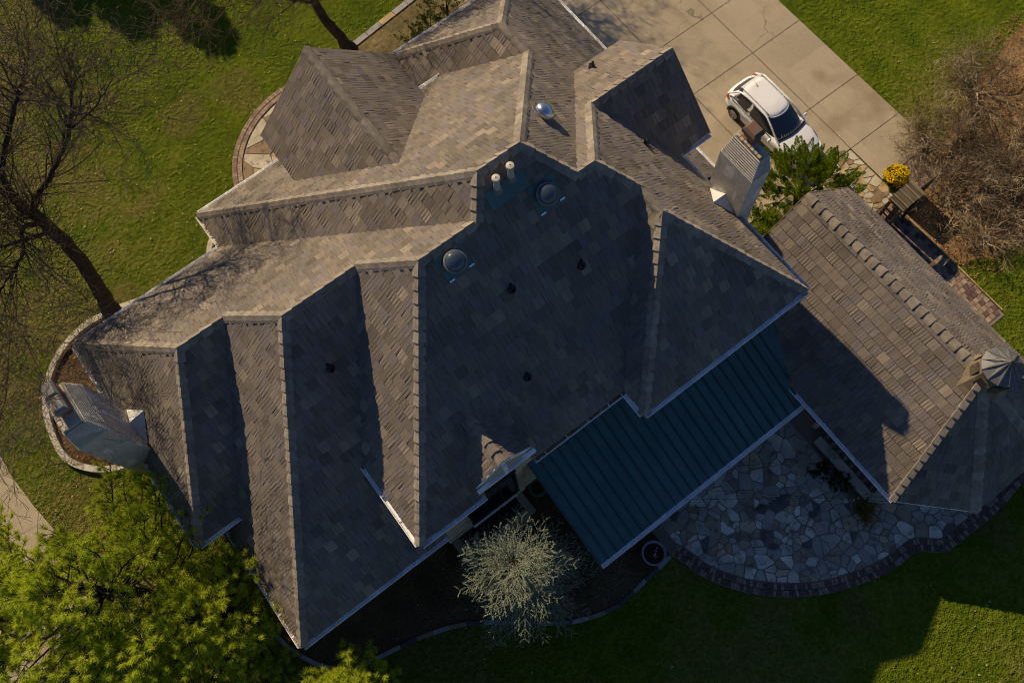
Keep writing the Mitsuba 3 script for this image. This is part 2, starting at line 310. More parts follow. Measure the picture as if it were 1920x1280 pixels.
def brick_course(holder, line, offset, length, depth, z0, z1, mats, seed, name='brick', pitch=None):
    """bricks laid across a curve: each brick 'length' along it and 'depth' across it, at 'offset' to its left"""
    rs = np.random.RandomState(seed); p = resample(line, pitch or length + 0.012)
    for a, b in zip(p[:-1], p[1:]):
        d = b - a; L = np.linalg.norm(d); d /= L; nrm = np.array([-d[1], d[0]]); c = (a + b) / 2 + nrm * offset
        dz = rs.uniform(-0.005, 0.005)
        m = box((c[0], c[1], (z0 + z1) / 2 + dz), (L - 0.012, depth - 0.012, z1 - z0), math.degrees(math.atan2(d[1], d[0])) + rs.uniform(-1, 1), bevel=0.006)
        put(name, m, mats[rs.randint(len(mats))], holder)

# patio in the shade of the house: flagstones inside a two-course brick border
PO = smooth_line([(5.10, -0.55), (5.3, -1.0), (5.47, -1.77), (5.98, -2.64), (6.57, -3.41), (7.52, -4.25), (8.59, -4.94), (9.53, -5.32), (10.51, -5.65), (11.42, -5.8), (12.13, -5.78), (12.41, -5.87), (12.66, -6.15), (13.04, -6.46), (13.39, -6.49), (14.5, -6.54), (15.87, -6.54), (16.77, -6.4), (18.4, -6.2)], 2)
patio_poly = Polygon(list(map(tuple, PO)) + [(18.4, 4.0), (5.1, 4.0)]).buffer(0)
structure('patio', patio_poly, 0.045, 'mortar_dark', 'shaded flagstone patio curving between house and lawn', 0.10)
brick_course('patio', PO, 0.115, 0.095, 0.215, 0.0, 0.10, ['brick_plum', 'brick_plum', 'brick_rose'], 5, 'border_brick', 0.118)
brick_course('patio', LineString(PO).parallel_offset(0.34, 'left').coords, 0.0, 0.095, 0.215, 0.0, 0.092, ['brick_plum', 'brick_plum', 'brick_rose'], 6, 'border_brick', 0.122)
inner = patio_poly.buffer(0).intersection(Polygon(list(LineString(PO).parallel_offset(0.48, 'left').coords) + [(18.4, 4.0), (5.2, 4.0)]).buffer(0)).intersection(sbox(5.0, -7, 17.5, 1.9))
inner = inner.difference(sbox(11.9, -3.3, 17, 3)); inner = max(getattr(inner, 'geoms', [inner]), key=lambda g: g.area)
flagstones('patio', inner, 540, 3, 0, 0.045, 0.014, relax=0, merge=0.62, thick=0.026)

# front walk of tan flagstones by the driveway, brick strips beside it
walk = Polygon([(21.9, 7.64), (21.9, 5.8), (21.9, 4.9), (20.2, 4.9), (17.6, 4.9), (17.6, 7.64)])
structure('front_walk', walk, 0.03, 'mortar', 'tan flagstone walk at the foot of the driveway', 0.08)
flagstones('front_walk', walk, 135, 9, 1, 0.03, 0.014, relax=0, merge=0.5, thick=0.04)
bw = sbox(19.6, -1.4, 21.45, 4.88)
structure('brick_walk', bw, 0.028, 'mortar', 'brick paved walk along the pavilion', 0.08)
rs = np.random.RandomState(4)
for r in range(29):
    for c in range(8):
        x = 19.68 + c * 0.222 + (0.11 if r % 2 else 0); y = 4.78 - r * 0.212
        if x < 21.4: put('brick', box((x, y, 0.03), (0.208, 0.198, 0.06), rs.uniform(-0.6, 0.6), bevel=0.006), ['brick_rose', 'brick_dun', 'brick_plum'][rs.randint(3)], 'brick_walk')
bp = sbox(22.75, 4.45, 24.2, 5.75)
structure('brick_landing', bp, 0.03, 'mortar', 'small brick landing beside the wooden gate', 0.08)
for r in range(6):
    for c in range(7): put('brick', box((22.86 + c * 0.205, 4.56 + r * 0.212, 0.03), (0.19, 0.195, 0.06), rs.uniform(-1, 1), bevel=0.006), ['brick_rose', 'brick_dun', 'brick_dun'][rs.randint(3)], 'brick_landing')

# terrace at the far left of the house with a brick rim
TC = np.array([4.6, 21.45]); ta = np.linspace(math.radians(92), math.radians(200), 60)
TO = np.c_[TC[0] + 4.55 * np.cos(ta), TC[1] + 4.03 * np.sin(ta)]
tp = Polygon(list(map(tuple, TO)) + [(0.3, 18), (7, 18), (7, 25.4)]).buffer(0)
structure('terrace', tp, 0.05, 'mortar', 'curved sunny terrace of tan flagstones behind the side gable', 0.10)
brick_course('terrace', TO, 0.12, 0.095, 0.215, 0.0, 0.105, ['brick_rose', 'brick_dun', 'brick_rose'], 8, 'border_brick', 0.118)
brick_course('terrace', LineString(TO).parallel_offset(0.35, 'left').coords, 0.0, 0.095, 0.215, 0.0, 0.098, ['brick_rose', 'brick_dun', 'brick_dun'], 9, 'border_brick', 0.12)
ti = Polygon(list(LineString(TO).parallel_offset(0.49, 'left').coords) + [(0.9, 19.2), (5.6, 19.2), (5.6, 24.9)]).buffer(0)
ti = max(getattr(ti, 'geoms', [ti]), key=lambda g: g.area)
flagstones('terrace', ti, 95, 14, 1, 0.05, 0.014, relax=0, merge=0.5)
# flagstone strip along the far side and its bed of dry grass
side = Polygon([(8.3, 25.25), (12.2, 25.75), (13.1, 25.9), (13.1, 25.35), (8.3, 24.85)])
structure('side_bed', Polygon([(7.4, 25.25), (12.6, 25.85), (17, 26.3), (17, 24.2), (7.4, 22.6)]), 0.014, 'dry_cover', 'bed of dry tan ground cover between side path and house')
for q in range(12):
    a = np.array([7.5, 25.26]); d = unit(np.array([9.4, 1.05])); c = a + d * (q + .5) * .80; put('slab' if 0 else 'stone', box((*c, .03), (.78, .30, .07), math.degrees(math.atan2(d[1], d[0])), bevel=.01), 'stone_tan' if q % 3 == 0 else 'stone_grey', 'side_bed')

# mulch beds
N_EDGE = smooth_line([(5.07, -0.58), (4.14, -0.67), (3.35, -0.71), (2.68, -0.83), (2.04, -0.71), (1.39, -0.5), (0.67, -0.18), (-0.1, 0.39), (-1.26, 1.31), (-2.29, 2.09), (-3.61, 2.58), (-4.32, 2.77), (-5.23, 2.95), (-6.04, 3.12), (-7.0, 3.5), (-7.75, 4.74), (-8.09, 5.77), (-8.08, 7.39), (-8.32, 8.6)], 2)
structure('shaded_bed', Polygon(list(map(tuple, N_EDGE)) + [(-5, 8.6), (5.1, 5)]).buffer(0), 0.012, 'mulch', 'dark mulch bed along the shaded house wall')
CR = smooth_line([(-4.4, 19.9), (-6.0, 20.51), (-6.62, 20.67), (-7.38, 20.81), (-8.22, 20.82), (-8.99, 20.6), (-9.66, 20.26), (-10.22, 19.75), (-10.66, 19.13), (-10.99, 18.48), (-11.15, 17.7), (-11.23, 16.96), (-11.24, 16.48), (-10.95, 15.81), (-10.39, 15.21), (-9.82, 14.82), (-9.26, 14.66), (-7.2, 14.5)], 2)
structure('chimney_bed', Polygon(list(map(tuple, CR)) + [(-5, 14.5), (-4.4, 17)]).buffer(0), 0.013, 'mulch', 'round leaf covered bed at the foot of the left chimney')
LBP = resample(smooth_line([(21.5, 4.3), (22.9, 5.0), (24.3, 5.2), (26.4, 6.1), (29, 6.8), (36, 8), (36, 2.0), (29, 0.2), (25.0, 0.2), (22.6, 0.6), (21.5, 1.5)], 2), 0.25)
LBP = LBP + (meshkit.noise(np.c_[LBP * 1.7, LBP[:, :1] * 0])[:, None] - .5) * .7 + (meshkit.noise(np.c_[LBP * 5 + 9, LBP[:, :1] * 0])[:, None] - .5) * .3
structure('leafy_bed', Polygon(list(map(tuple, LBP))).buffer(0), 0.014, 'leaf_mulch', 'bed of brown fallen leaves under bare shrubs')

def edging(name, label, line, w, h, mats, seed, length=0.5):
    k = thing(name, label, 'stone edging'); brick_course(k, line, 0, length, w, -0.03, h, mats, seed, 'stone', length * 1.03); return k
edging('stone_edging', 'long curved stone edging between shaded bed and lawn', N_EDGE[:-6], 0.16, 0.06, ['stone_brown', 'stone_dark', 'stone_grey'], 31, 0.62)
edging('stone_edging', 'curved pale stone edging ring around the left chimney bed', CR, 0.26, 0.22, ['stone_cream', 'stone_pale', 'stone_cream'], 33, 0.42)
edging('stone_edging', 'short curved tan stone edging beside the gutter corner of the terrace', smooth_line([(0.2, 21.9), (-1.0, 21.5), (-1.9, 20.95), (-2.4, 20.3), (-2.3, 19.6)]), 0.24, 0.16, ['stone_tan', 'stone_cream'], 34, 0.40)

# scattered leaves lying on grass and beds
def leaf_quads(P, size, rs, lift=0.012):
    n = len(P); a = rs.uniform(0, 2 * np.pi, n); s = size * rs.uniform(0.6, 1.3, n); tilt = rs.normal(0, 0.35, (n, 2))
    u = np.stack([np.cos(a), np.sin(a), tilt[:, 0]], 1) * s[:, None]; w = np.stack([-np.sin(a), np.cos(a), tilt[:, 1]], 1) * (s * rs.uniform(0.45, 0.8, n))[:, None]
    c = P + np.array([0, 0, 1]) * (lift + np.abs(u[:, 2]) / 2 + np.abs(w[:, 2]) / 2)[:, None]
    v = np.stack([c - u / 2, c + w / 2 + u * .1, c + u / 2, c - w / 2 + u * .1], 1).reshape(-1, 3)
    return v, np.arange(4 * n).reshape(-1, 4)
rs = np.random.RandomState(77)
def scatter(n, fn):
    out = []
    while len(out) < n:
        p = fn();  out.append((p[0], p[1], 0.0)) if p is not None else None
    return np.array(out)
HOUSE_BOX = [sbox(-7.4, 8, 15.5, 19.6), sbox(-6.6, 4.2, 12.6, 12), sbox(11.9, -5.5, 19.1, 6)]
def free(x, y): return not any(b.contains(Point(x, y)) for b in HOUSE_BOX)
def lawn_pt():
    x, y = rs.uniform(-16, 38), rs.uniform(-12, 40)
    if not free(x, y) or (13 < x < 24.8 and y > 5.7): return None
    w = 0.5 * float(meshkit.fbm(np.array([[x * .35, y * .35, 0]]))[0] > .55) + 0.08 + 0.9 * math.exp(-((x + 7) ** 2 + (y - 21) ** 2) / 90) + 0.3 * math.exp(-((x - 7) ** 2 + (y - 26) ** 2) / 25)
    return (x, y) if rs.rand() < w else None
v_, f_ = leaf_quads(scatter(1500, lawn_pt), 0.085, rs)
put('fallen_leaf_scatter', (v_, f_), 'leaf_tan', label='pale fallen leaves scattered over the sunny lawn', cat='leaves', kind='stuff')
def bed_pt():
    q = rs.rand()
    if q < 0.82: x, y = rs.uniform(21.3, 33), rs.uniform(0.0, 8.2); ok = (y < 5.2 or x > 24.6 + (y - 5) * 1.1)
    elif q < 0.96: a, r = rs.uniform(0, 6.28), 3.0 * math.sqrt(rs.rand()); x, y = -8.3 + r * math.cos(a), 17.7 + r * math.sin(a); ok = True
    else: x, y = rs.normal(-4.2, 2.6), rs.normal(28.8, 1.5); ok = True
    return (x, y) if ok and free(x, y) else None
v_, f_ = leaf_quads(scatter(9000, bed_pt), 0.085, rs)
put('brown_leaf_litter', (v_, f_), 'leaf_brown', label='brown leaf litter covering the beds under bare branches', cat='leaves', kind='stuff')
# ------------------------------------------------------------------ the house
house = thing('house', 'large house under a many sided brown shake tile roof', 'house')
DIR = {'S': (0, 1), 'N': (0, -1), 'L': (-1, 0), 'R': (1, 0)}
SL = {'S': 0.8973, 'N': 1.0305, 'L': 1.1784, 'R': 1.1254}
CC = dict(S1=23.072, S5=24.695, S6=22.276, S7=26.156, N1=-3.559, N2=-0.072, N3=2.936, N4=3.892, L1=11.832, L2=10.229, L3=7.785, L4=0.192, L5=5.935, L7=-2.443, R5=18.432, R6=19.038)
PL = {k: (np.array(DIR[k[0]], float), SL[k[0]], c) for k, c in CC.items()}
def from_line(d, p0, p1):          # plane with outward direction d through eave point p0 and ridge point p1
    d = np.array(d, float); a, b = np.dot(d, p0[:2]), np.dot(d, p1[:2]); s = (p1[2] - p0[2]) / (a - b); return (d, s, a + p0[2] / s)
PL['W9L'] = from_line((-1, 0), (1.92, 0, 7.6), (4.40, 0, 10.53)); PL['W9R'] = from_line((1, 0), (7.13, 0, 7.6), (4.40, 0, 10.53))
PL['G6N'] = from_line((0, -1), (0, 9.32, 7.35), (0, 11.4, 9.759)); PL['DL'] = from_line((-1, 0), (0.71, 0, 8.1), (1.63, 0, 9.19)); PL['DR'] = from_line((1, 0), (2.58, 0, 8.1), (1.63, 0, 9.19))
def X3(*names):
    A, r = [], []
    for n in names:
        if isinstance(n, str): d, s, c = PL[n]; A.append([d[0], d[1], 1 / s]); r.append(c)
        else: A.append([0, 0, 1.0]); r.append(n)
    return np.linalg.solve(A, r)[:2]
def zon(pl, xy): d, s, c = PL[pl]; return s * (c - np.dot(d, xy))
def on(pl, xy): return np.array([xy[0], xy[1], zon(pl, xy)])
e0, e2, e3, e6, e7 = 5.336, 4.408, 7.33, 7.608, 6.11
A_, B_, C_, D_, E_, F_ = X3('S1', 'L1', e0), X3('S1', 'N1', 'L1'), X3('S1', 'N1', 'L2'), X3('S1', 'L2', 'N2'), X3('S1', 'N2', 'L3'), X3('S1', 'L3', 'N3')
GP, G_, I_, J_, K_ = X3('S1', 'N3', 'L5'), X3('S5', 'N3', 'L5'), X3('S5', 'N3', 'R5'), X3('N3', 'R5', 'S6'), X3('N3', 'S6', 'R6')
P_, Q_, T_, U_ = X3('R6', 'N3', 'L4'), X3('L4', 'R6', 'N4'), X3('S5', 'R5', 'L7'), X3('S7', 'R5', 'L7')
S1L5, S5L5, N1L1, N1L2, N2L2, N3L3 = X3('S1', 'L5', e0), X3('S5', 'L5', e0), X3('N1', 'L1', e0), X3('N1', 'L2', e0), X3('N2', 'L2', e2), X3('N3', 'L3', e3)
V_ = X3('N2', 'L3', e3); N4L4, N4R6, N3L4, S7L7, S7R5, S6R5 = X3('N4', 'L4', e3), X3('N4', 'R6', e3), X3('N3', 'L4', e3), X3('S7', 'L7', e7), X3('S7', 'R5', e7), X3('S6', 'R5', e6)
S5L7 = X3('S5', 'L7', 6.93); M_ = X3('S6', 'R6', 9.759); G6V = X3('R6', 'G6N', 7.3); PK = np.array([13.62, 11.4])
yN = N3L3[1]
W9i = X3('S5', 'W9L', 10.53); W9v, W9w = X3('S5', 'W9L', 7.6), X3('S5', 'W9R', 7.6)
Di = np.array([1.63, X3('N3', 'L3', 9.19)[1]]); Dv, Dw = X3('N3', 'DL', 8.1), X3('N3', 'DR', 8.1)
FACES = {
 'S1': [A_, B_, C_, D_, E_, F_, GP, S1L5], 'L1': [A_, N1L1, B_], 'N1': [B_, N1L1, N1L2, C_],
 'L2': [C_, N1L2, (N2L2[0], 9.1), N2L2, D_], 'N2': [D_, N2L2, (-0.88, N2L2[1]), (-0.88, V_[1]), V_, E_], 'L3': [E_, V_, N3L3, F_],
 'N3': [F_, N3L3, (0.78, yN), (0.86, 4.62), (2.42, 4.62), (2.5, yN), (N3L4[0], yN), P_, K_, J_, I_, G_, GP],
 'L5': [GP, S1L5, S5L5, G_], 'S5': [G_, S5L5, (2.1, S5L5[1]), (2.1, 16.98), (S5L7[0], 16.98), T_, I_],
 'L7': [T_, S5L7, (S7L7[0], 16.72), S7L7, U_], 'S7': [U_, S7L7, S7R5], 'R5': [I_, T_, U_, S7R5, (14.91, S7R5[1]), (14.91, 13.2), (11.95, 13.2), S6R5, J_],
 'S6': [S6R5, J_, K_, M_, PK, (13.71, S6R5[1])], 'G6N': [M_, G6V, (13.87, 9.32), PK], 'R6': [K_, M_, G6V, (G6V[0], 9.2), N4R6, Q_, P_],
 'N4': [Q_, N4L4, N4R6], 'L4': [P_, N3L4, N4L4, Q_],
 'W9L': [W9i, W9v, (1.92, 18.45), (4.40, 18.09)], 'W9R': [W9i, (4.40, 18.09), (7.13, 18.45), W9w],
 'DL': [Di, Dv, (0.71, 4.36), (1.63, 4.32)], 'DR': [Di, (1.63, 4.32), (2.58, 4.36), Dw]}

def frame(pl):
    d, s, c = PL[pl]; h = math.sqrt(1 + s * s); e = np.array([-d[1], d[0]])
    up = np.array([-d[0], -d[1], s]) / h; n = np.array([d[0] * s, d[1] * s, 1]) / h
    o = np.array([d[0] * c, d[1] * c, 0.0])          # where the plane meets z = 0
    return np.array([e[0], e[1], 0.0]), up, n, o
TW, TE = 0.335, 0.365
def tile_face(pl, plan, seed, flutes=True, W=TW, E=TE):
    """shake tiles of one roof plane: [(centre, vertices, faces, uv)], clipped to the plan outline"""
    rs = np.random.RandomState(seed); e, up, n, o = frame(pl); out = []
    q = np.array([on(pl, p) for p in plan]); st = np.c_[(q - o) @ e, (q - o) @ up]
    poly = Polygon(st).buffer(0); pp = prep(poly); s0, t0, s1, t1 = poly.bounds; t0 -= 0.025
    poly_low = Polygon(st).buffer(0.0)
    NX = 6
    for r in range(int((t1 - t0) / E) + 1):
        ta = t0 + r * E; off = (r % 2) * W / 2 + rs.uniform(-0.02, 0.02)
        for k in range(int((s0) / W) - 2, int((s1) / W) + 2):
            sa = k * W + off; g = 0.004; idn = rs.randint(0, 4000)
            R = sbox(sa + g, ta, sa + W - g, ta + E + 0.05)
            kind = rs.choice(3, p=[0.34, 0.34, 0.32]); amp = (0.0015, 0.006, 0.0105)[kind]
            lo, hi = 0.048 + rs.uniform(-0.008, 0.012), 0.013
            inside = pp.contains(sbox(sa, max(ta, poly.bounds[1]), sa + W, ta + E)) if r else pp.contains(sbox(sa, ta + 0.06, sa + W, ta + E))
            if inside:
                x = np.linspace(g, W - g, NX + 1); x[1:-1] += rs.uniform(-0.016, 0.016, NX - 1); pr = (rs.uniform(-1, 1, NX + 1) * .5 + (np.arange(NX + 1) % 2 * 2 - 1) * rs.uniform(.2, 1, NX + 1)) * amp
                dl = rs.uniform(-0.006, 0.006)
                low = np.c_[sa + x, np.full(NX + 1, ta + dl), lo + pr]; top = np.c_[sa + x, np.full(NX + 1, ta + E + 0.04), hi + pr * 0.4]; bot = np.c_[sa + x, np.full(NX + 1, ta + dl), np.full(NX + 1, -0.002)]
                be = np.array([[sa + g, ta + E, 0.0], [sa + W - g, ta + E, 0.0]])
                L3 = np.vstack([low, top, bot, be]); m = NX + 1; i = np.arange(NX)
                F = np.vstack([np.c_[i, i + 1, m + i + 1, m + i], np.c_[2 * m + i, 2 * m + i + 1, i + 1, i]])
                F = np.vstack([F[:, [0, 1, 2]], F[:, [0, 2, 3]], [[0, m, 3 * m], [0, 3 * m, 2 * m], [NX, 3 * m - 1, 3 * m + 1], [NX, 3 * m + 1, m + NX]]])
                U = np.c_[idn + 0.02 + 0.96 * np.clip((L3[:, 0] - sa) / W, 0, 1), L3[:, 1] - ta]
            else:
                if not pp.intersects(R): continue
                c = poly_low.intersection(R)
                pieces = [g_ for g_ in getattr(c, 'geoms', [c]) if g_.geom_type == 'Polygon' and g_.area > 0.0015]
                for c in pieces:
                    c = shapely.geometry.polygon.orient(c); xy = np.array(c.exterior.coords)[:-1]; m = len(xy)
                    h = lo + (hi - lo) * np.clip((xy[:, 1] - ta) / (E + 0.04), 0, 1)
                    try: tv, tf = trimesh.creation.triangulate_polygon(c, engine='earcut')
                    except Exception: continue
                    th = lo + (hi - lo) * np.clip((tv[:, 1] - ta) / (E + 0.04), 0, 1)
                    L3 = np.vstack([np.c_[tv, th], np.c_[xy, h], np.c_[xy, np.full(m, -0.002)]]); a = len(tv); i = np.arange(m); j = (i + 1) % m
                    F = np.vstack([tf, np.c_[a + m + i, a + m + j, a + j], np.c_[a + m + i, a + j, a + i]])
                    U = np.c_[idn + 0.02 + 0.96 * np.clip((L3[:, 0] - sa) / W, 0, 1), L3[:, 1] - ta]
                    Vw = o + L3[:, :1] * e + L3[:, 1:2] * up + L3[:, 2:3] * n
                    out.append((Vw[:, :].mean(0), Vw, F, U, c.area, n))
                continue
            Vw = o + L3[:, :1] * e + L3[:, 1:2] * up + L3[:, 2:3] * n
            out.append((Vw.mean(0), Vw, F, U, W * E, n))
    return out

def lay_tiles(parent, tiles, keep=300):
    """the tiles that show largest become parts of their own, the rest one part"""
    def shown(t):
        d = EYE - t[0]; r = np.linalg.norm(d); c = d @ FWD / r
        pr = (t[0] - EYE); z = pr @ FWD; x = (pr @ np.cross(FWD, UPV)) / z / 0.589; y = (pr @ UPV) / z / 0.3926
        return 0 if abs(x) > 1 or abs(y) > 1 else t[4] * max(0, (d @ t[5]) / r) / r ** 2
    order = sorted(range(len(tiles)), key=lambda i: -shown(tiles[i])); rest = MB()
    for k, i in enumerate(order):
        c, v, f, u, a, n = tiles[i]
        if k < keep: put('tile', (v, f), 'tile', parent, uv=u)
        else: rest.add(v, f, u)
    if rest.n: put('tile_field', rest.get(), 'tile', parent, uv=rest.uv(), kind='stuff')

def deck(parent_name, faces, holder=None):
    mb = MB()
    for pl, plan in faces.items():
        e, up, n, o = frame(pl); q = np.array([on(pl, p) for p in plan]); st = np.c_[(q - o) @ e, (q - o) @ up]
        c = shapely.geometry.polygon.orient(Polygon(st).buffer(0))
        for c in getattr(c, 'geoms', [c]):
            tv, tf = trimesh.creation.triangulate_polygon(c, engine='earcut'); xy = np.array(c.exterior.coords)[:-1]; m = len(xy); a = len(tv); i = np.arange(m); j = (i + 1) % m
            L3 = np.vstack([np.c_[tv, np.full(a, -0.012)], np.c_[tv, np.full(a, -0.16)], np.c_[xy, np.full(m, -0.012)], np.c_[xy, np.full(m, -0.16)]])
            F = np.vstack([tf, tf[:, ::-1] + a, np.c_[2 * a + m + i, 2 * a + m + j, 2 * a + j], np.c_[2 * a + m + i, 2 * a + j, 2 * a + i]])
            mb.add(o + L3[:, :1] * e + L3[:, 1:2] * up + L3[:, 2:3] * n, F)
    return put('roof', mb.get(), 'deck', holder)
roof = deck('roof', FACES, house)
tiles = []
for k, (pl, plan) in enumerate(FACES.items()): tiles += tile_face(pl, plan, 100 + k)
lay_tiles(roof, tiles)

def caps(parent, lines, seed, L=0.36, w=0.18, lift=0.02):
    rs = np.random.RandomState(seed); made = []
    for p0, p1, n0, n1 in lines:
        p0, p1 = np.array(p0, float), np.array(p1, float)
        if p1[2] < p0[2] - 1e-6: p0, p1 = p1, p0
        a = p1 - p0; D = np.linalg.norm(a); a /= D; up = unit(n0 + n1)
        sA = np.cross(n0, a); sB = np.cross(n1, a)
        sA = sA if sA @ unit(n0 - up * (n0 @ up)) > 0 else -sA; sB = sB if sB @ unit(n1 - up * (n1 @ up)) > 0 else -sB
        m = max(1, int(round(D / L))); step = D / m
        for k in range(m):
            b0, b1 = p0 + a * (k * step - 0.03), p0 + a * ((k + 1) * step + 0.025); ww = w * rs.uniform(0.97, 1.04); jit = rs.uniform(-0.008, 0.008)
            def ring(b, h, s): return [b + sA * ww * s + n0 * (h - 0.005), b + sA * ww * 0.55 * s + n0 * (h + 0.018), b + up * (h + 0.045), b + sB * ww * 0.55 * s + n1 * (h + 0.018), b + sB * ww * s + n1 * (h - 0.005)]
            lo, hi = ring(b0, lift + 0.052 + jit, 1.04), ring(b1, lift + 0.000, 0.92)
            lip = [b0 + sA * ww * 1.04, b0 + up * 0.01, b0 + sB * ww * 1.04]; side = [b1 + sA * ww * .94, b1 + sB * ww * .94]
            v = np.array(lo + hi + lip + side); f = []
            for i in range(4): f += [[i, i + 1, 6 + i], [i, 6 + i, 5 + i]]
            f += [[10, 1, 0], [10, 11, 1], [11, 2, 1], [11, 3, 2], [11, 12, 3], [12, 4, 3], [10, 0, 5], [10, 5, 13], [12, 9, 4], [12, 14, 9]]
            idn = rs.randint(4000); made.append((v, np.array(f), np.c_[np.full(len(v), idn + 0.5), np.zeros(len(v))]))
    rest = MB()
    for k, (v, f, u) in enumerate(made):
        if k < 300: put('ridge_cap', (v, f), 'cap', parent, uv=u)
        else: rest.add(v, f, u)
    if rest.n: put('ridge_cap_row', rest.get(), 'cap', parent, uv=rest.uv(), kind='stuff')
def ridge(p, q, a, b): return (on(a, p), on(a, q), frame(a)[2], frame(b)[2])
caps(roof, [ridge(F_, GP, 'N3', 'S1'), ridge(GP, G_, 'N3', 'L5'), ridge(G_, I_, 'N3', 'S5'), ridge(I_, J_, 'N3', 'R5'), ridge(J_, K_, 'N3', 'S6'), ridge(K_, P_, 'N3', 'R6'), ridge(P_, Q_, 'R6', 'L4'),
            ridge(Q_, N4R6, 'N4', 'R6'), ridge(Q_, N4L4, 'N4', 'L4'), ridge(N3L3, F_, 'N3', 'L3'), ridge(E_, F_, 'S1', 'L3'), ridge(D_, E_, 'S1', 'N2'), ridge(N2L2, D_, 'L2', 'N2'), ridge(C_, D_, 'S1', 'L2'),
            ridge(B_, C_, 'S1', 'N1'), ridge(A_, B_, 'S1', 'L1'), ridge(N1L1, B_, 'N1', 'L1'), ridge(S5L5, G_, 'S5', 'L5'), ridge(I_, T_, 'S5', 'R5'), ridge(U_, T_, 'L7', 'R5'), ridge(S7L7, U_, 'S7', 'L7'), ridge(S7R5, U_, 'S7', 'R5'),
            ridge(K_, M_, 'S6', 'R6'), ridge(M_, PK, 'S6', 'G6N'), ridge((4.40, 18.09), W9i, 'W9L', 'W9R'), ridge((1.63, 4.32), Di, 'DL', 'DR')], 55)

# walls: one body per wing, joined
def WB(x0, x1, y0, y1, z): return m3.Manifold.cube([x1 - x0, y1 - y0, z + 0.5]).translate([x0, y0, -0.5])
wl = WB(-6.85, 3, 9.22, 16.68, 5.22)
for a in ((-6.03, 3, 4.83, 10, 4.28), (-1.10, 12.07, 4.66, 11, 7.2), (7.05, 12.06, 3.68, 9, 7.19), (-0.94, 2.2, 10, 18.3, 5.2), (2.25, 6.78, 10, 17.8, 7.42), (2.2, 11.2, 10, 16.52, 6.75), (8.1, 12.6, 11, 18.88, 5.95), (8.2, 14.45, 12, 18.8, 3.75), (10.4, 13.38, 9.78, 13.32, 7.2), (7.1, 12.09, 4, 10, 7.1), (0.95, 2.33, 4.6, 6.0, 8.0)): wl = wl + WB(*a)
def gable(pts, h): return m3.Manifold(m3.Mesh(np.array(pts, np.float32), np.array(h, np.uint32)))
def gable_wall(x0, x1, y0, y1, axis, zb, zr, zt):
    if axis == 'y': p = [(x0, zb), (x1, zb), ((x0 + x1) / 2 if zr is None else zr, zt)]; cs = m3.CrossSection([p]); m = cs.extrude(y1 - y0).rotate([90, 0, 0]).translate([0, y1, 0])
    return m
wl = wl + gable_wall(2.25, 6.78, 17.2, 17.8, 'y', 7.0, 4.40, 10.2) + gable_wall(0.97, 2.31, 4.62, 5.2, 'y', 7.8, 1.63, 8.85)
cs = m3.CrossSection([[(9.78, 7.0), (13.3, 7.0), (11.4, 9.4)]]).extrude(0.6).rotate([90, 0, 90]).translate([12.78, 0, 0]); wl = wl + cs
put('wall', wl, 'stucco', house)

def window(parent, c, w, h, face, panes=2, sill=True, dark=True):
    """face: outward horizontal unit vector; c on the wall face"""
    f = np.array([face[0], face[1], 0.0]); s = np.array([-face[1], face[0], 0.0]); c = np.array(c, float); mb = MB()
    for a, b, ww, hh in ((0, h / 2, w + .16, .08), (0, -h / 2, w + .16, .08), (-w / 2, 0, .08, h), (w / 2, 0, .08, h)) + tuple((-w / 2 + w * k / panes, 0, .05, h - .08) for k in range(1, panes)):
        m = trimesh.creation.box((ww if abs(s[0]) > .5 else .10, .10 if abs(s[0]) > .5 else ww, hh)); m.apply_translation(c + s * a + np.array([0, 0, b]) + f * .03); mb.mesh(m)
    k = put('window', mb.get(), 'dark_metal' if dark else 'white_paint', parent)
    g = trimesh.creation.box((w - .06 if abs(s[0]) > .5 else .02, .02 if abs(s[0]) > .5 else w - .06, h - .06)); g.apply_translation(c + f * .012)
    put('pane', g, 'glass_dark', k)
    return k
window(house, (1.02, 4.595, 3.2), 1.95, 3.9, (0, -1), 3)
for x, z in ((3.4, 5.6), (5.2, 5.6), (3.6, 2.0), (5.3, 2.0)): window(house, (x, 4.66, z), 1.1, 1.5, (0, -1))
for x in (-5.0, -3.4, -2.2): window(house, (x, 4.83, 2.1), 1.0, 1.5, (0, -1))
for x in (8.2, 10.2): window(house, (x, 3.68, 5.4), 1.2, 1.5, (0, -1))
for y in (11.0, 16.0): window(house, (-6.85, y, 3.0), 1.0, 1.5, (-1, 0))
window(house, (4.45, 17.8, 5.4), 1.6, 1.6, (0, 1)); window(house, (12.07, 5.6, 4.6), 1.0, 1.4, (1, 0)); window(house, (13.38, 11.4, 4.6), 1.2, 1.6, (1, 0))

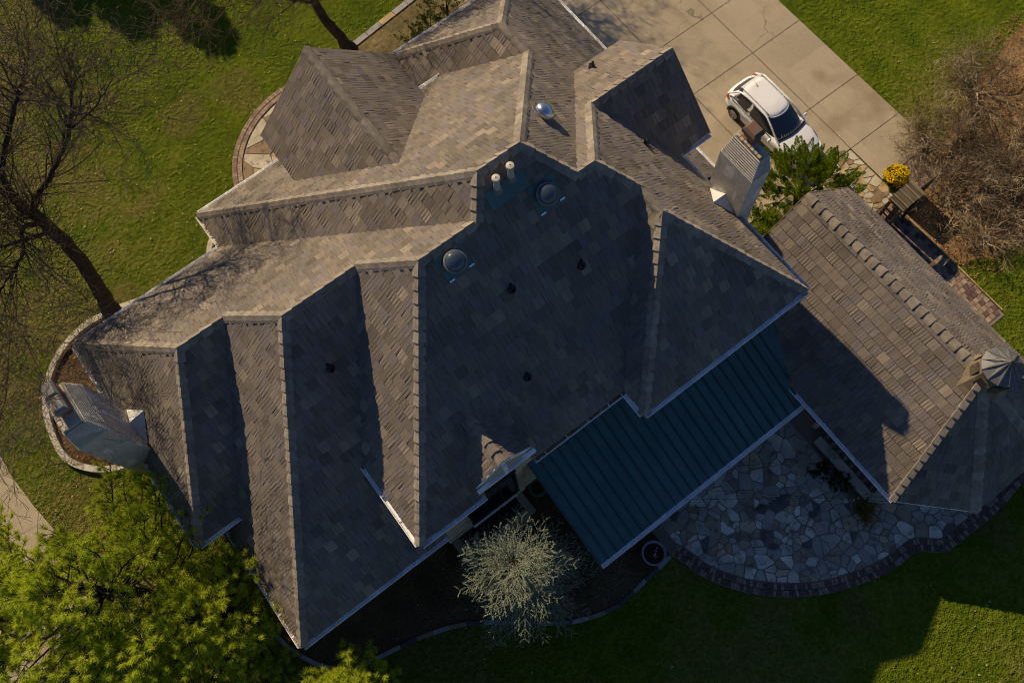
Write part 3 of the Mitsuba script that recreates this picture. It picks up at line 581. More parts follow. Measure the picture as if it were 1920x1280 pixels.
def gutter(parent, p0, p1, d, step=0.8, ends=True):
    """open channel along an eave from p0 to p1; d points outwards"""
    p0, p1 = np.array(p0, float), np.array(p1, float); a = p1 - p0; L = np.linalg.norm(a); a /= L; d = np.array([d[0], d[1], 0.0]); z = np.array([0, 0, 1.0])
    prof = [(0.0, 0.0), (0.0, -0.12), (0.12, -0.12), (0.16, -0.05), (0.16, 0.005), (0.138, 0.005), (0.138, -0.045), (0.11, -0.105), (0.012, -0.105), (0.012, 0.0)]
    v = np.array([b + d * (x + 0.015) + z * (y - 0.03) for b in (p0, p1) for x, y in prof]); n = len(prof); i = np.arange(n); j = (i + 1) % n
    mb = MB().add(v, np.c_[i, j, j + n, i + n])
    for b in (p0, p1): mb.add([b + d * (x + .016) + z * (y - .031) + a * s * .004 for s in (-1, 1) for x, y in prof[:5]], [[0, 1, 2, 4], [9, 7, 6, 5], [2, 3, 4, 4], [7, 9, 8, 8]])
    k = put('gutter', mb.get(), 'white_paint', parent)
    for t in np.arange(step * .5, L, step):
        put('hanger', beam(p0 + a * t + d * 0.01 - z * .024, p0 + a * t + d * 0.175 - z * .024, 0.035, 0.012), 'white_paint', k)
    return k
def eave_gutter(pl, p, q, **kw): return gutter(house, on(pl, p), on(pl, q), PL[pl][0], **kw)
GUT = [('S1', A_, S1L5), ('L1', A_, N1L1), ('N1', N1L1, N1L2), ('L2', N2L2, (N2L2[0], 9.0)), ('N2', N2L2, (-0.9, N2L2[1])), ('L3', V_, N3L3), ('N3', N3L3, (0.76, yN)), ('N3', (2.55, yN), (N3L4[0], yN)),
       ('L4', N3L4, N4L4), ('N4', N4L4, N4R6), ('R6', N4R6, (N4R6[0], 9.25)), ('L5', S1L5, S5L5), ('S5', S5L5, (2.1, S5L5[1])), ('S5', (7.2, 16.98), (8.3, 16.98)), ('L7', (S7L7[0], 16.75), S7L7), ('S7', S7L7, S7R5),
       ('R5', (14.91, S7R5[1]), (14.91, 13.2)), ('G6N', (12.6, 9.32), (13.85, 9.32))]
for g in GUT: eave_gutter(*g)
rs = np.random.RandomState(12); deb = MB()
for pl, p, q, n in (('N3', (2.6, yN), (N3L4[0], yN), 500), ('L1', A_, N1L1, 260), ('L5', S1L5, S5L5, 120), ('L2', N2L2, (N2L2[0], 9), 240), ('R6', N4R6, (N4R6[0], 7), 40)):
    t = rs.rand(n, 1); P = on(pl, p) * (1 - t) + on(pl, q) * t + np.c_[PL[pl][0] * np.ones((n, 2)), np.zeros(n)] * rs.uniform(.03, .11, (n, 1)) + np.array([0, 0, -0.10])
    deb.add(*leaf_quads(P, 0.07, rs))
put('gutter_debris', deb.get(), 'leaf_brown', house, kind='stuff', label='brown leaves lying in the gutters')

# barge boards of the three gables, timber frame of the small one
def board(parent, name, p, q, w=0.16, t=0.03, m='cupola_wood'): put(name, beam(p, q, t, w), m, parent)
for p, q, o in (((1.92, 18.47, 7.52), (4.40, 18.11, 10.45), 0), ((7.13, 18.47, 7.52), (4.40, 18.11, 10.45), 0), ((13.73, 13.80, 7.52), (13.64, 11.4, 9.68), 0), ((13.89, 9.32, 7.28), (13.64, 11.4, 9.68), 0), ((0.71, 4.35, 8.0), (1.63, 4.31, 9.1), 0), ((2.58, 4.35, 8.0), (1.63, 4.31, 9.1), 0)):
    board(house, 'barge_board', p, q, m='white_paint' if p[0] < 3 and p[1] < 5 else 'cupola_wood')
tr = put('gable_truss', beam((0.62, 4.22, 8.02), (2.68, 4.22, 8.02), 0.12, 0.12), 'white_paint', house)
put('post', beam((1.63, 4.24, 7.86), (1.63, 4.24, 8.95), 0.12, 0.12, up=(0, 1, 0)), 'white_paint', tr)
put('bracket', beam((0.72, 4.25, 7.86), (2.55, 4.25, 7.86), 0.06, 0.06), 'white_paint', tr)

# chimneys
def chimney(parent, x0, x1, y0, y1, zs, zt, n, inx, iny, flues, lit, steps_x=(1, 1)):
    k = put('chimney', box(((x0 + x1) / 2, (y0 + y1) / 2, zs / 2), (x1 - x0, y1 - y0, zs)), 'chimney_stone', parent, label=lit)
    h = (zt - zs) / n
    for i in range(n):
        f = (i + 1) / n; a, b = x0 + inx * f * steps_x[0], x1 - inx * f * steps_x[1]; c, d = y0 + iny * f, y1 - iny * f
        put('course', box(((a + b) / 2, (c + d) / 2, zs + (i + .5) * h), (b - a, d - c, h - 0.030), bevel=0.008), 'chimney_stone', k)
        core = box(((a + b) / 2, (c + d) / 2, zs + (i + .5) * h), (b - a - .05, d - c - .05, h + .01)); 
        put('bed_joint', core, 'mortar_dark', k)
    a, b, c, d = x0 + inx * steps_x[0], x1 - inx * steps_x[1], y0 + iny, y1 - iny
    put('crown', box(((a + b) / 2, (c + d) / 2, zt + .02), (b - a - .10, d - c - .10, .07), bevel=.02), 'stone_cream', k)
    rs = np.random.RandomState(int(x0 * 7) % 97 + 3)
    for i in range(7):
        t = (i + .5) / 7; put('rim_stone', box((a + .11 + rs.uniform(-.02, .02), c + .05 + (d - c - .1) * t, zt + .07), (.13, (d - c - .1) / 7 - .02, .06), rs.uniform(-4, 4), bevel=.012), 'stone_cream' if lit.startswith('left') else ['stone_cream', 'stone_tan'][rs.randint(2)], k)
    for fx, fy, fw, fl, fh, mt, rz in flues:
        put('collar', box((fx, fy, zt + .09), (fw * .9, fl * .9, .12), rz, bevel=.02), 'terracotta', k)
        p = put('flue', box((fx, fy, zt + .10 + fh / 2), (fw * .74, fl * .74, fh), rz, bevel=.02), 'flue_metal', k)
        w, l = fw / 2, fl / 2; z = zt + .1 + fh
        hip = np.array([(sx * w, sy * l, 0) for sx, sy in ((-1, -1), (1, -1), (1, 1), (-1, 1))] + [(sx * w, sy * l, .14) for sx, sy in ((-1, -1), (1, -1), (1, 1), (-1, 1))] + [(sx * w * .72, sy * l * .72, .24) for sx, sy in ((-1, -1), (1, -1), (1, 1), (-1, 1))])
        m = trimesh.convex.convex_hull(hip); m.apply_transform(rot([0, 0, 1], rz)); m.apply_translation((fx, fy, z)); put('cap', m, mt, k)
    return k
c1 = chimney(house, -7.86, -6.86, 12.11, 13.84, 8.70, 9.62, 9, 0.15, 0.14, [(-7.30, 12.95, .40, .54, .18, 'flue_metal', 0), (-7.30, 13.45, .40, .50, .18, 'flue_metal', 0)], 'left chimney with two square metal flue caps')
c2 = chimney(house, 12.44, 13.20, 6.37, 7.76, 9.70, 10.54, 9, 0.17, 0.13, [(12.93, 7.24, .44, .50, .22, 'rust', 0)], 'right chimney with one rusty flue cap')
# bright cricket flashing where the chimneys meet the roof
def cricket(parent, a, b, apex, mid): put('flashing', MB().add([a, b, apex, mid], [[0, 3, 2], [3, 1, 2], [0, 1, 3]]).get(), 'galvanised', parent)
zL = lambda x, y: zon('L1', (x, y)) + .10
cricket(c1, np.array([-6.85, 13.70, zL(-6.85, 13.70)]), np.array([-6.85, 12.25, zL(-6.85, 12.25)]), np.array([-6.25, 12.98, zL(-6.25, 12.98) - .02]), np.array([-6.85, 12.98, zL(-6.85, 12.98) + .55]))
zR = lambda x, y: zon('R6', (x, y)) + .10
cricket(c2, np.array([12.43, 7.66, zR(12.43, 7.66)]), np.array([12.43, 6.48, zR(12.43, 6.48)]), np.array([11.92, 7.05, zR(11.92, 7.05) - .02]), np.array([12.43, 7.05, zR(12.43, 7.05) + .5]))

# solar tubes, flue pipes and plumbing vents on the roof
def solar_tube(pl, xy, lab, r=0.28):
    n = frame(pl)[2]; ax = unit(n * .8 + np.array([0, 0, .5])); p = on(pl, xy) + n * .03
    k = put('solar_tube', lathe([(r * 1.0, -.15), (r * 1.0, .16), (r * 1.12, .17), (r * 1.12, .24), (r * .98, .25)], 28, p, ax), 'flue_metal', house, label=lab, smooth=40)
    t = np.linspace(0, math.pi / 2, 8); put('dome', lathe(list(zip(r * np.cos(t), .24 + .16 * np.sin(t))), 28, p, ax), 'lens', k, smooth=60)
    e, up = frame(pl)[0], frame(pl)[1]; b = p + n * .012
    put('base_plate', beam(b - up * .42, b + up * .42, .84, .012, up=n), 'metal_roof', k)
    for s in ((.36, -.36), (-.30, -.40)): c = b + e * s[0] + up * s[1] + n * .03; put('clip', beam(c - e * .08, c + e * .08, .05, .02, up=n), 'sheet_metal', k)
solar_tube('N3', (3.57, 8.79), 'round solar tube near the step of the shaded roof'); solar_tube('N3', (6.63, 8.83), 'round solar tube beside the two pale pipes')
def chrome_dome(pl, xy):
    n = frame(pl)[2]; ax = unit(n * .9 + np.array([0, 0, .2])); p = on(pl, xy) + n * .03
    k = put('solar_tube', lathe([(.30, -.1), (.30, .10), (.34, .11), (.34, .17), (.29, .18)], 28, p, ax), 'sheet_metal', house, label='shiny domed solar tube on the sunny brown slope', smooth=40)
    t = np.linspace(0, math.pi / 2, 10); put('dome', lathe(list(zip(.30 * np.cos(t), .17 + .20 * np.sin(t))), 28, p, ax), 'sheet_metal', k, smooth=60)
chrome_dome('R5', (8.32, 11.2))
for x, y in ((5.53, 9.42), (6.01, 9.46)):
    z = zon('N3', (x, y)); k = put('flue_pipe', lathe([(.088, -.2), (.088, .60), (.112, .61), (.112, .68), (.106, .71), (.02, .73)], 20, (x, y, z)), 'pvc', house, smooth=40)
    put('rain_collar', lathe([(.15, .02), (.13, .11), (.089, .17)], 20, (x, y, z)), 'flue_metal', k, smooth=40)
e_, u_, n_, o_ = frame('N3'); c = on('N3', (5.77, 9.38)) + n_ * .055
put('pipe_flashing', beam(c - e_ * .62 - u_ * .05, c + e_ * .62 - u_ * .05, .52, .012, up=n_), 'metal_roof', house)
for pl, xy in (('N3', (4.54, 7.65)), ('N3', (6.61, 7.18)), ('N3', (3.66, 5.86)), ('N2', (-.67, 9.34)), ('S6', (12.08, 13.33)), ('R6', (11.23, 9.72))):
    n = frame(pl)[2]; p = on(pl, xy); k = put('vent_pipe', lathe([(.045, -.1), (.045, .34), (.03, .34), (.03, .2)], 12, p), 'dark_metal', house, smooth=40)
    put('boot', lathe([(.13, .03), (.12, .08), (.055, .17)], 14, p + n * .01, n), 'dark_metal', k, smooth=40)

# low porch roof tucked under the driveway gable
PL['PR'] = from_line((1, 0), (15.3, 0, 3.0), (13.4, 0, 4.6)); PF = {'PR': [(13.36, 10.95), (13.36, 9.2), (15.3, 9.2), (15.3, 10.95)]}
porch = thing('porch_roof', 'low lean-to porch roof tucked beside the right chimney', 'porch roof')
pd = deck('porch', PF, porch); lay_tiles(pd, tile_face('PR', PF['PR'], 900), 60)
gutter(porch, on('PR', (15.3, 9.2)), on('PR', (15.3, 10.95)), (1, 0)); gutter(porch, on('PR', (13.5, 10.95)) + [0, 0, -.02], on('PR', (15.3, 10.95)) + [0, 0, -.02], (0, 1))
for y in (9.45, 10.7): put('post', box((15.1, y, 1.4), (.16, .16, 2.8), bevel=.012), 'stucco', porch)
put('step', box((14.4, 8.75, .09), (1.7, .8, .18), bevel=.01), 'brick_rose', porch)
# ------------------------------------------------------------------ the pavilion: gabled walk with an eight sided end
pav = thing('pavilion', 'tile roofed garden pavilion with eight sided end and metal cupola', 'pavilion')
AP = np.array([15.06, -2.226]); XL, XR, YS, ZE, ZR = 11.82, 18.83, 5.79, 2.898, 6.503
K1, K2, K3, K4 = np.array([XL, -3.65]), np.array([13.68, -5.52]), np.array([16.87, -5.52]), np.array([XR, -3.65])
XM = 15.336
PL['VL'] = from_line((-1, 0), (XL, 0, ZE), (XM, 0, ZR)); PL['VR'] = from_line((1, 0), (XR, 0, ZE), (XM, 0, ZR))
def from_pts(a, b, apex):
    d = unit(np.array([(b - a)[1], -(b - a)[0]])); d = d if d @ (a - AP) > 0 else -d; r0, r1 = d @ a, d @ apex; s = (ZR + .22 - ZE) / (r0 - r1); return (d, s, r0 + ZE / s)
PL['V1'], PL['V2'], PL['V3'] = from_pts(K1, K2, AP), from_pts(K2, K3, AP), from_pts(K3, K4, AP)
RT = np.array([XM, -2.226])
PF = {'VL': [(XM, YS), (XL, YS), K1, RT], 'V1': [AP, K1, K2], 'V2': [AP, K2, K3], 'V3': [AP, K3, K4], 'VR': [(XM, YS), RT, K4, (XR, YS)]}
pr = deck('pavilion', PF, pav); pt = []
for k, (pl, plan) in enumerate(PF.items()): pt += tile_face(pl, plan, 300 + k)
lay_tiles(pr, pt)
caps(pr, [ridge((XM, -1.7), (XM, YS), 'VL', 'VR'), ridge(K1, AP, 'V1', 'V1'), ridge(K2, AP, 'V1', 'V2'), ridge(K3, AP, 'V2', 'V3'), ridge(K4, AP, 'V3', 'V3')], 66, lift=0.022, w=0.20)
gutter(pav, (XL, YS, ZE), (XL, K1[1], ZE), (-1, 0)); put('fascia', beam((XR + .03, YS, ZE - .05), (XR + .03, K4[1], ZE - .05), .03, .12), 'cupola_wood', pav)
d1 = PL['V1'][0]; put('drip_edge', beam((*(K1 + d1 * .03), ZE - .04), (*(K2 + d1 * .03), ZE - .04), .05, .10), 'white_paint', pav)
for p, q in (((XL, YS + .03, ZE - .05), (XM, YS + .03, ZR - .05)), ((XR, YS + .03, ZE - .05), (XM, YS + .03, ZR - .05))): board(pav, 'barge_board', p, q)
for x, y in ((12.55, -3.4), (14.1, -4.95), (16.8, -4.95), (18.4, -3.4), (12.55, -.2), (12.55, 2.6), (18.4, 0.2), (18.4, 3.2), (18.4, 5.4)): put('post', box((x, y, 1.43), (.2, .2, 2.86), bevel=.012), 'stucco', pav)
kw = [np.array(p) for p in ((12.12, -.60), (12.12, -3.30), (12.60, -3.78))]
for a, b in zip(kw[:-1], kw[1:]):
    put('knee_wall', beam((*a, .20), (*b, .20), .30, .40), 'brick_plum', pav); put('coping', beam((*a, .435), (*b, .435), .36, .07), 'stone_cream', pav)
for k in range(24):
    y = -.66 - k * .112; put('brick', box((12.52, y, .21), (.38, .100, .42), bevel=.005), ['brick_plum', 'brick_rose', 'brick_plum'][k % 3], pav)
put('floor', prism(Polygon([(12.72, 5.6), (12.72, -3.3), (14.1, -4.9), (16.8, -4.9), (18.4, -3.3), (18.4, 5.6)]), 0, 0.09), 'stone_brown', pav)
# cupola: flared eight sided neck and a ribbed metal cone
CX, CY = 15.45, -2.20
def octring(r, z, cx=CX, cy=CY, n=8, ph=math.pi / 8): return np.array([[cx + r * math.cos(ph + i * 2 * math.pi / n), cy + r * math.sin(ph + i * 2 * math.pi / n), z] for i in range(n)])
def loft(rings, cap=True):
    v = np.vstack(rings); n = len(rings[0]); i = np.arange(n); f = np.vstack([np.c_[i + k * n, (i + 1) % n + k * n, (i + 1) % n + (k + 1) * n, i + (k + 1) * n] for k in range(len(rings) - 1)]); return v, f
cup = put('cupola', loft([octring(1.0, 5.48), octring(.74, 6.13), octring(.62, 6.72), octring(.58, 7.22)]), 'cupola_wood', pav, label='eight sided cupola with a ribbed metal cone roof')
for i in range(8):
    a = math.pi / 8 + (i + .5) * math.pi / 4; c = np.array([CX + .60 * math.cos(a), CY + .60 * math.sin(a), 6.77]); s = np.array([-math.sin(a), math.cos(a), 0])
    put('louvre', beam(c - s * .15 - [0, 0, .0], c + s * .15, .03, .55), 'wood_dark', cup)
for i in range(12):
    a0, a1 = i * math.pi / 6, (i + 1) * math.pi / 6; R = .64
    p0, p1 = np.array([CX + R * math.cos(a0), CY + R * math.sin(a0), 7.29]), np.array([CX + R * math.cos(a1), CY + R * math.sin(a1), 7.29]); ap = np.array([CX, CY, 7.84])
    m_ = (p0 + p1) / 2 * .5 + ap * .5 + [0, 0, -.05]; mb = MB().add([p0, p1, ap, m_, p0 - [0, 0, .04], p1 - [0, 0, .04]], [[0, 1, 3], [1, 2, 3], [2, 0, 3], [4, 5, 1], [4, 1, 0]])
    put('cone_panel', mb.get(), 'copper_grey', cup); put('rib', beam(p0 + [0, 0, .012], ap + [0, 0, .012], .022, .03), 'copper_grey', cup)
put('finial', lathe([(.03, 7.80), (.05, 7.86), (.02, 7.92), (.005, 8.06)], 10, (CX, CY, 0)), 'copper_grey', cup, smooth=40)
put('soffit', (np.vstack([octring(.63, 7.27, n=12, ph=0), [[CX, CY, 7.27]]]), np.array([[i, 12, (i + 1) % 12] for i in range(12)])), 'wood_dark', cup)

# ------------------------------------------------------------------ patio cover: dark standing seam metal
pc = thing('patio_cover', 'dark blue green standing seam metal patio roof', 'patio roof')
X0, Y0, Z0, Y1, Z1 = 2.62, 0.68, 2.60, 4.62, 4.20
def pcp(x, y): return np.array([x, y, Z0 + (Z1 - Z0) * (y - Y0) / (Y1 - Y0)])
NPAN = 25; xs = np.linspace(X0, 11.86, NPAN + 1)
for i in range(NPAN):
    xa, xb = xs[i] + .020, xs[i + 1] - .020; ya = Y1 if xa < 6.95 else 3.60
    q = .010 * math.sin(i * 2.3); a, b, c, d = pcp(xa, Y0) + [0, 0, q], pcp(xb, Y0) - [0, 0, q], pcp(xb, ya) - [0, 0, q], pcp(xa, ya) + [0, 0, q]; t = np.array([0, 0, .03])
    put('panel', MB().add([a, b, c, d, a - t, b - t, c - t, d - t], [[0, 1, 2, 3], [7, 6, 5, 4], [4, 5, 1, 0], [5, 6, 2, 1], [6, 7, 3, 2], [7, 4, 0, 3]]).get(), 'metal_roof', pc)
for i in range(NPAN + 1):
    ya = Y1 if xs[i] < 6.95 else 3.60; put('seam', beam(pcp(xs[i], Y0 - .01) + [0, 0, .02], pcp(xs[i], ya) + [0, 0, .02], .022, .11), 'seam_metal', pc)
a, b, c = pcp(11.87, Y0), pcp(12.55, 3.60), pcp(11.87, 3.60); put('end_panel', MB().add([a, b + [0, 0, .05], c, a - [0, 0, .04], b, c - [0, 0, .04]], [[0, 1, 2], [5, 4, 3], [3, 4, 1], [3, 1, 0]]).get(), 'metal_roof', pc)
gutter(pc, (X0, Y0, Z0 + .03), (11.95, Y0, Z0 + .03), (0, -1), 1.2)
put('beam', beam((X0 + .1, Y0 + .3, 2.5), (11.6, Y0 + .3, 2.5), .12, .18), 'white_paint', pc); put('side_trim', beam(pcp(X0 - .02, Y0) - [0, 0, .03], pcp(X0 - .02, Y1) - [0, 0, .03], .04, .14), 'metal_roof', pc)
for x in (2.9, 5.9, 8.9, 11.5): put('post', box((x, Y0 + .3, 1.22), (.14, .14, 2.40), bevel=.012), 'white_paint', pc)

# ------------------------------------------------------------------ small things by the shaded wall
ww = thing('window_well', 'sunken window well with concrete rim and dark bar grate', 'window well')
for c, s in (((.56, 3.86, .06), (3.2, .30, .22)), ((-.88, 4.33, .06), (.30, .62, .22)), ((2.00, 4.33, .06), (.30, .62, .22))): put('rim', box(c, s, bevel=.015), 'concrete', ww)
put('pit', box((.56, 4.33, .016), (2.6, .62, .012)), 'soil', ww)
for k in range(19): put('bar', beam((-.62 + k * .131, 4.01, .14), (-.62 + k * .131, 4.64, .14), .045, .03), 'black_plastic', ww)
put('sill', box((.95, 4.60, .30), (2.0, .09, .06), bevel=.01), 'white_paint', house)
hk = thing('garden_hose', 'green garden hose coiled on the ground by the patio roof', 'hose')
a = np.linspace(0, 2 * math.pi * 5, 260); rr = .27 + .022 * np.sin(a * .31) + .05 * (a / a.max()); put('coil', tube(np.c_[2.72 + rr * np.cos(a), 4.35 + rr * np.sin(a), .03 + .035 * (a / (2 * math.pi) % 3) + .008 * np.sin(a * 3)], .017, 6), 'hose', hk, smooth=60)
put('tail', tube(smooth_line([(3.04, 4.3), (3.25, 4.05), (3.18, 3.6), (3.3, 3.2)], 3).tolist() and np.c_[smooth_line([(3.04, 4.3), (3.25, 4.05), (3.18, 3.6), (3.3, 3.2)], 3), np.full(len(smooth_line([(0, 0), (0, 1), (1, 1), (1, 2)], 3)), .025)], .016, 6), 'hose', hk, smooth=60)
pl_ = thing('round_planter', 'round grey planter filled with soil at the edging end', 'planter')
put('bowl', lathe([(.26, 0), (.36, .12), (.42, .42), (.45, .50), (.43, .52), (.38, .50), (.36, .40), (.0, .40)], 36, (4.60, -.12, 0)), 'glaze', pl_, smooth=40)
put('soil', lathe([(.37, .405), (.2, .43), (0.001, .435)], 24, (4.60, -.12, 0)), 'soil', pl_, smooth=60)
rs = np.random.RandomState(3)
for k in range(6): m = trimesh.creation.icosphere(1, .03); m.apply_translation((4.60 + rs.uniform(-.05, .25), -.12 + rs.uniform(-.2, .1), .45)); put('pebble', m, 'stone_pale', pl_, smooth=60)

# strings of little lamps (unlit) over the patio
def string_lights(p, q, n, sag, lab):
    t = np.linspace(0, 1, 40)[:, None]; P = np.array(p) * (1 - t) + np.array(q) * t; P[:, 2] -= (sag * 4 * t * (1 - t))[:, 0]
    k = thing('string_lights', lab, 'string lights', 'string lights over the patio'); put('wire', tube(P, .007, 4), 'black_plastic', k)
    for s in (np.arange(n) + .5) / n:
        c = np.array(p) * (1 - s) + np.array(q) * s - [0, 0, sag * 4 * s * (1 - s)]
        b = put('bulb', lathe([(.012, -.11), (.03, -.085), (.032, -.06), (.014, -.03), (.014, 0)], 8, c), 'pvc', k, smooth=60)
    return k
string_lights((6.35, .62, 2.5), (12.05, -3.62, 2.5), 15, .12, 'string of small lamps from patio roof to the near pavilion corner')
string_lights((6.9, .62, 2.5), (12.3, -4.05, 2.5), 14, .18, 'lowest string of small lamps nearest the lawn')
string_lights((8.2, .62, 2.5), (11.9, -1.75, 2.5), 9, .08, 'short string of small lamps ending at the pavilion gutter')

# ------------------------------------------------------------------ garden gate arbour
ar = thing('garden_arbor', 'dark wooden garden arbor with ribbed arched top beside yellow flowers', 'arbor')
AX, AW, AYA, AYB, AH = 20.80, .56, 4.00, 4.66, 1.95
for x in (AX - AW, AX + AW):
    for y in (AYA + .06, AYB - .06): put('post', box((x, y, AH / 2), (.11, .11, AH), bevel=.01), 'wood_dark', ar)
    for k in range(4): put('side_slat', box((x, (AYA + AYB) / 2, .35 + .36 * k), (.03, AYB - AYA - .2, .09), bevel=.006), 'wood_dark', ar)
t = np.linspace(0, math.pi, 13); AR = np.c_[AX - (AW + .04) * np.cos(t), AH + .27 * np.sin(t)]
for y in (AYA + .06, AYB - .06): put('arch_beam', tube(np.c_[AR[:, 0], np.full(13, y), AR[:, 1]], .06, 6), 'wood_dark', ar)
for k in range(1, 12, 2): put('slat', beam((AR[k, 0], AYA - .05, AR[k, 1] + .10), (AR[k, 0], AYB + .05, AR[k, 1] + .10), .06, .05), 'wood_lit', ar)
cv = [np.c_[AR[:, 0], np.full(13, y), AR[:, 1] + .055 + dz] for dz in (0, .022) for y in (AYA - .03, AYB + .03)]; vv = np.vstack(cv); i_ = np.arange(12)
put('canopy', (vv, np.vstack([np.c_[26 + i_, 39 + i_, 40 + i_, 27 + i_], np.c_[i_ + 1, 14 + i_, 13 + i_, i_], np.c_[i_, 26 + i_, 27 + i_, i_ + 1], np.c_[14 + i_, 40 + i_, 39 + i_, 13 + i_]])), 'wood_dark', ar)
for s in (-1, 1): put('gate_leaf', box((AX + s * .26, AYA + .32, .92), (.48, .045, 1.76), bevel=.008), 'wood_dark', ar)
fp = thing('fence_panel', 'short dark board fence beside the garden arbor', 'fence')
for k in range(10): put('board', box((21.66 + k * .115, 4.34, .80), (.105, .03, 1.6 + .02 * (k % 3)), bevel=.006), 'wood_dark', fp)
for z in (.3, 1.35): put('rail', beam((21.6, 4.37, z), (22.75, 4.37, z), .05, .08), 'wood_dark', fp)
cr = thing('curb_rail', 'thin pale edging board along the brick walk in shade', 'edging'); put('strip', beam((21.50, 4.0, .05), (21.50, -1.2, .05), .05, .10), 'stone_tan', cr)

# ------------------------------------------------------------------ the car (front towards -y)
car = thing('parked_car', 'white compact crossover car parked on the concrete driveway', 'car')
CXC, YR, LEN = 19.96, 12.70, 4.58
def carp(x, s, z): return np.array([CXC + s, YR - x, z])           # x along the car from its tail
def lerp(tab, x): t = np.array(tab, float); return np.interp(x, t[:, 0], t[:, 1])
W_ = [(0, .52), (.03, .66), (.12, .78), (.35, .87), (.9, .905), (2.6, .905), (3.5, .89), (4.0, .83), (4.32, .72), (4.48, .56), (4.58, .36)]
ZB_ = [(0, .86), (.12, .95), (.5, .99), (2.9, .965), (3.35, .985), (3.8, .93), (4.2, .84), (4.45, .74), (4.58, .62)]
st = np.r_[0, .03, .07, .12, .2, .35, .5, .7, np.linspace(.95, 3.9, 26), 4.05, 4.2, 4.32, 4.42, 4.5, 4.55, 4.58]
rings = []
for x in st:
    w, zb = lerp(W_, x), lerp(ZB_, x); e = 1 - .35 * max(0, 1 - x / .12) - .2 * max(0, (x - 4.3) / .28); zl = .24 + .10 * max(0, 1 - x / .3) + .06 * max(0, (x - 4.2) / .38)
    fl = .015 * (math.exp(-((x - .82) / .35) ** 2) + math.exp(-((x - 3.62) / .35) ** 2))
    half = [(.80 * w, zl), (.96 * w, zl + .05), (1.0 * w + fl, zl + .18), (1.0 * w + fl, .52), (.985 * w, .62), (1.0 * w, .72), (.985 * w, zb - .14), (.93 * w, zb - .05), (.80 * w, zb), (.66 * w, zb + .018), (.40 * w, zb + .040), (0, zb + .046)]
    rings.append([carp(x, -a, z) for a, z in half] + [carp(x, a, z) for a, z in half[-2::-1]])
n = len(rings[0]); v, f = loft([np.array(r) for r in rings]); k = np.arange(len(st) - 1)
f = np.array([q for q in f if not (q[0] % n == n - 1)])               # open underneath
capr = [np.array(rings[0]), np.array(rings[-1])]
mb = MB().add(v, f[:, ::-1])
for r, s in ((capr[0], 1), (capr[1], -1)): mb.add(np.vstack([r, r.mean(0)[None]]), [[i, i + 1, n] for i in range(n - 1)])
body = trimesh.Trimesh(*[x for x in mb.get()], process=True); put('body', body, 'car_paint', car, smooth=38)
# cabin: dark glass shell, white roof skin and pillars
def cabin_ring(x0, x1, hw, z, k=14, rear=.16, front=.12):
    out = []
    for t in np.linspace(0, 2 * math.pi, 4 * k, endpoint=False):
        c, s = math.cos(t), math.sin(t); p = 4.2; r = (abs(c) ** p + abs(s) ** p) ** (-1 / p); X = (x0 + x1) / 2 + (x1 - x0) / 2 * c * r; S = hw * s * r
        X += front * (1 - (S / hw) ** 2) * max(0, c) ; out.append(carp(X, S, z))
    return np.array(out)
CR_ = [cabin_ring(.10, 3.30, .80, .94), cabin_ring(.20, 3.02, .775, 1.12), cabin_ring(.38, 2.62, .71, 1.36), cabin_ring(.54, 2.36, .655, 1.50), cabin_ring(.66, 2.20, .60, 1.565)]
v, f = loft(CR_); m = trimesh.Trimesh(v, np.vstack([f[:, [0, 2, 1]], f[:, [0, 3, 2]]]), process=False); m.fix_normals(); cc = m.triangles_center; xx = YR - cc[:, 1]; ss = cc[:, 0] - CXC
nn = m.face_normals; side = np.abs(nn[:, 0]) > .62
def sub(mask): return m.submesh([np.nonzero(mask)[0]], append=True)
front_ = ~side & (nn[:, 1] < 0); rear_ = ~side & (nn[:, 1] > 0)
pill = (cc[:, 2] > 1.52) | (side & (xx < .62)) | (side & (np.abs(xx - 1.42) < .05)) | (rear_ & (np.abs(ss) > .66)) | (rear_ & (cc[:, 2] < 1.06))
put('windscreen', sub(front_ & ~pill), 'car_glass', car, smooth=40); put('rear_window', sub(rear_ & ~pill), 'car_glass', car, smooth=40)
put('side_window', sub(side & ~pill & (ss < 0)), 'car_glass', car, smooth=40); put('side_window', sub(side & ~pill & (ss > 0)), 'car_glass', car, smooth=40)
put('pillar', sub(pill), 'car_paint', car, smooth=40)
RF = [cabin_ring(.56, 2.30, .645, 1.530), cabin_ring(.58, 2.25, .625, 1.567), cabin_ring(.68, 2.12, .55, 1.600), cabin_ring(.75, 1.85, .36, 1.622)]
v, f = loft(RF); mb = MB().add(v, f).add(np.vstack([RF[-1], RF[-1].mean(0)[None] + [0, 0, .004]]), [[i, (i + 1) % 56, 56] for i in range(56)]); put('roof', mb.get(), 'car_paint', car, smooth=45)
put('spoiler', box(carp(.55, 0, 1.548), (1.02, .14, .03), bevel=.012), 'car_paint', car)
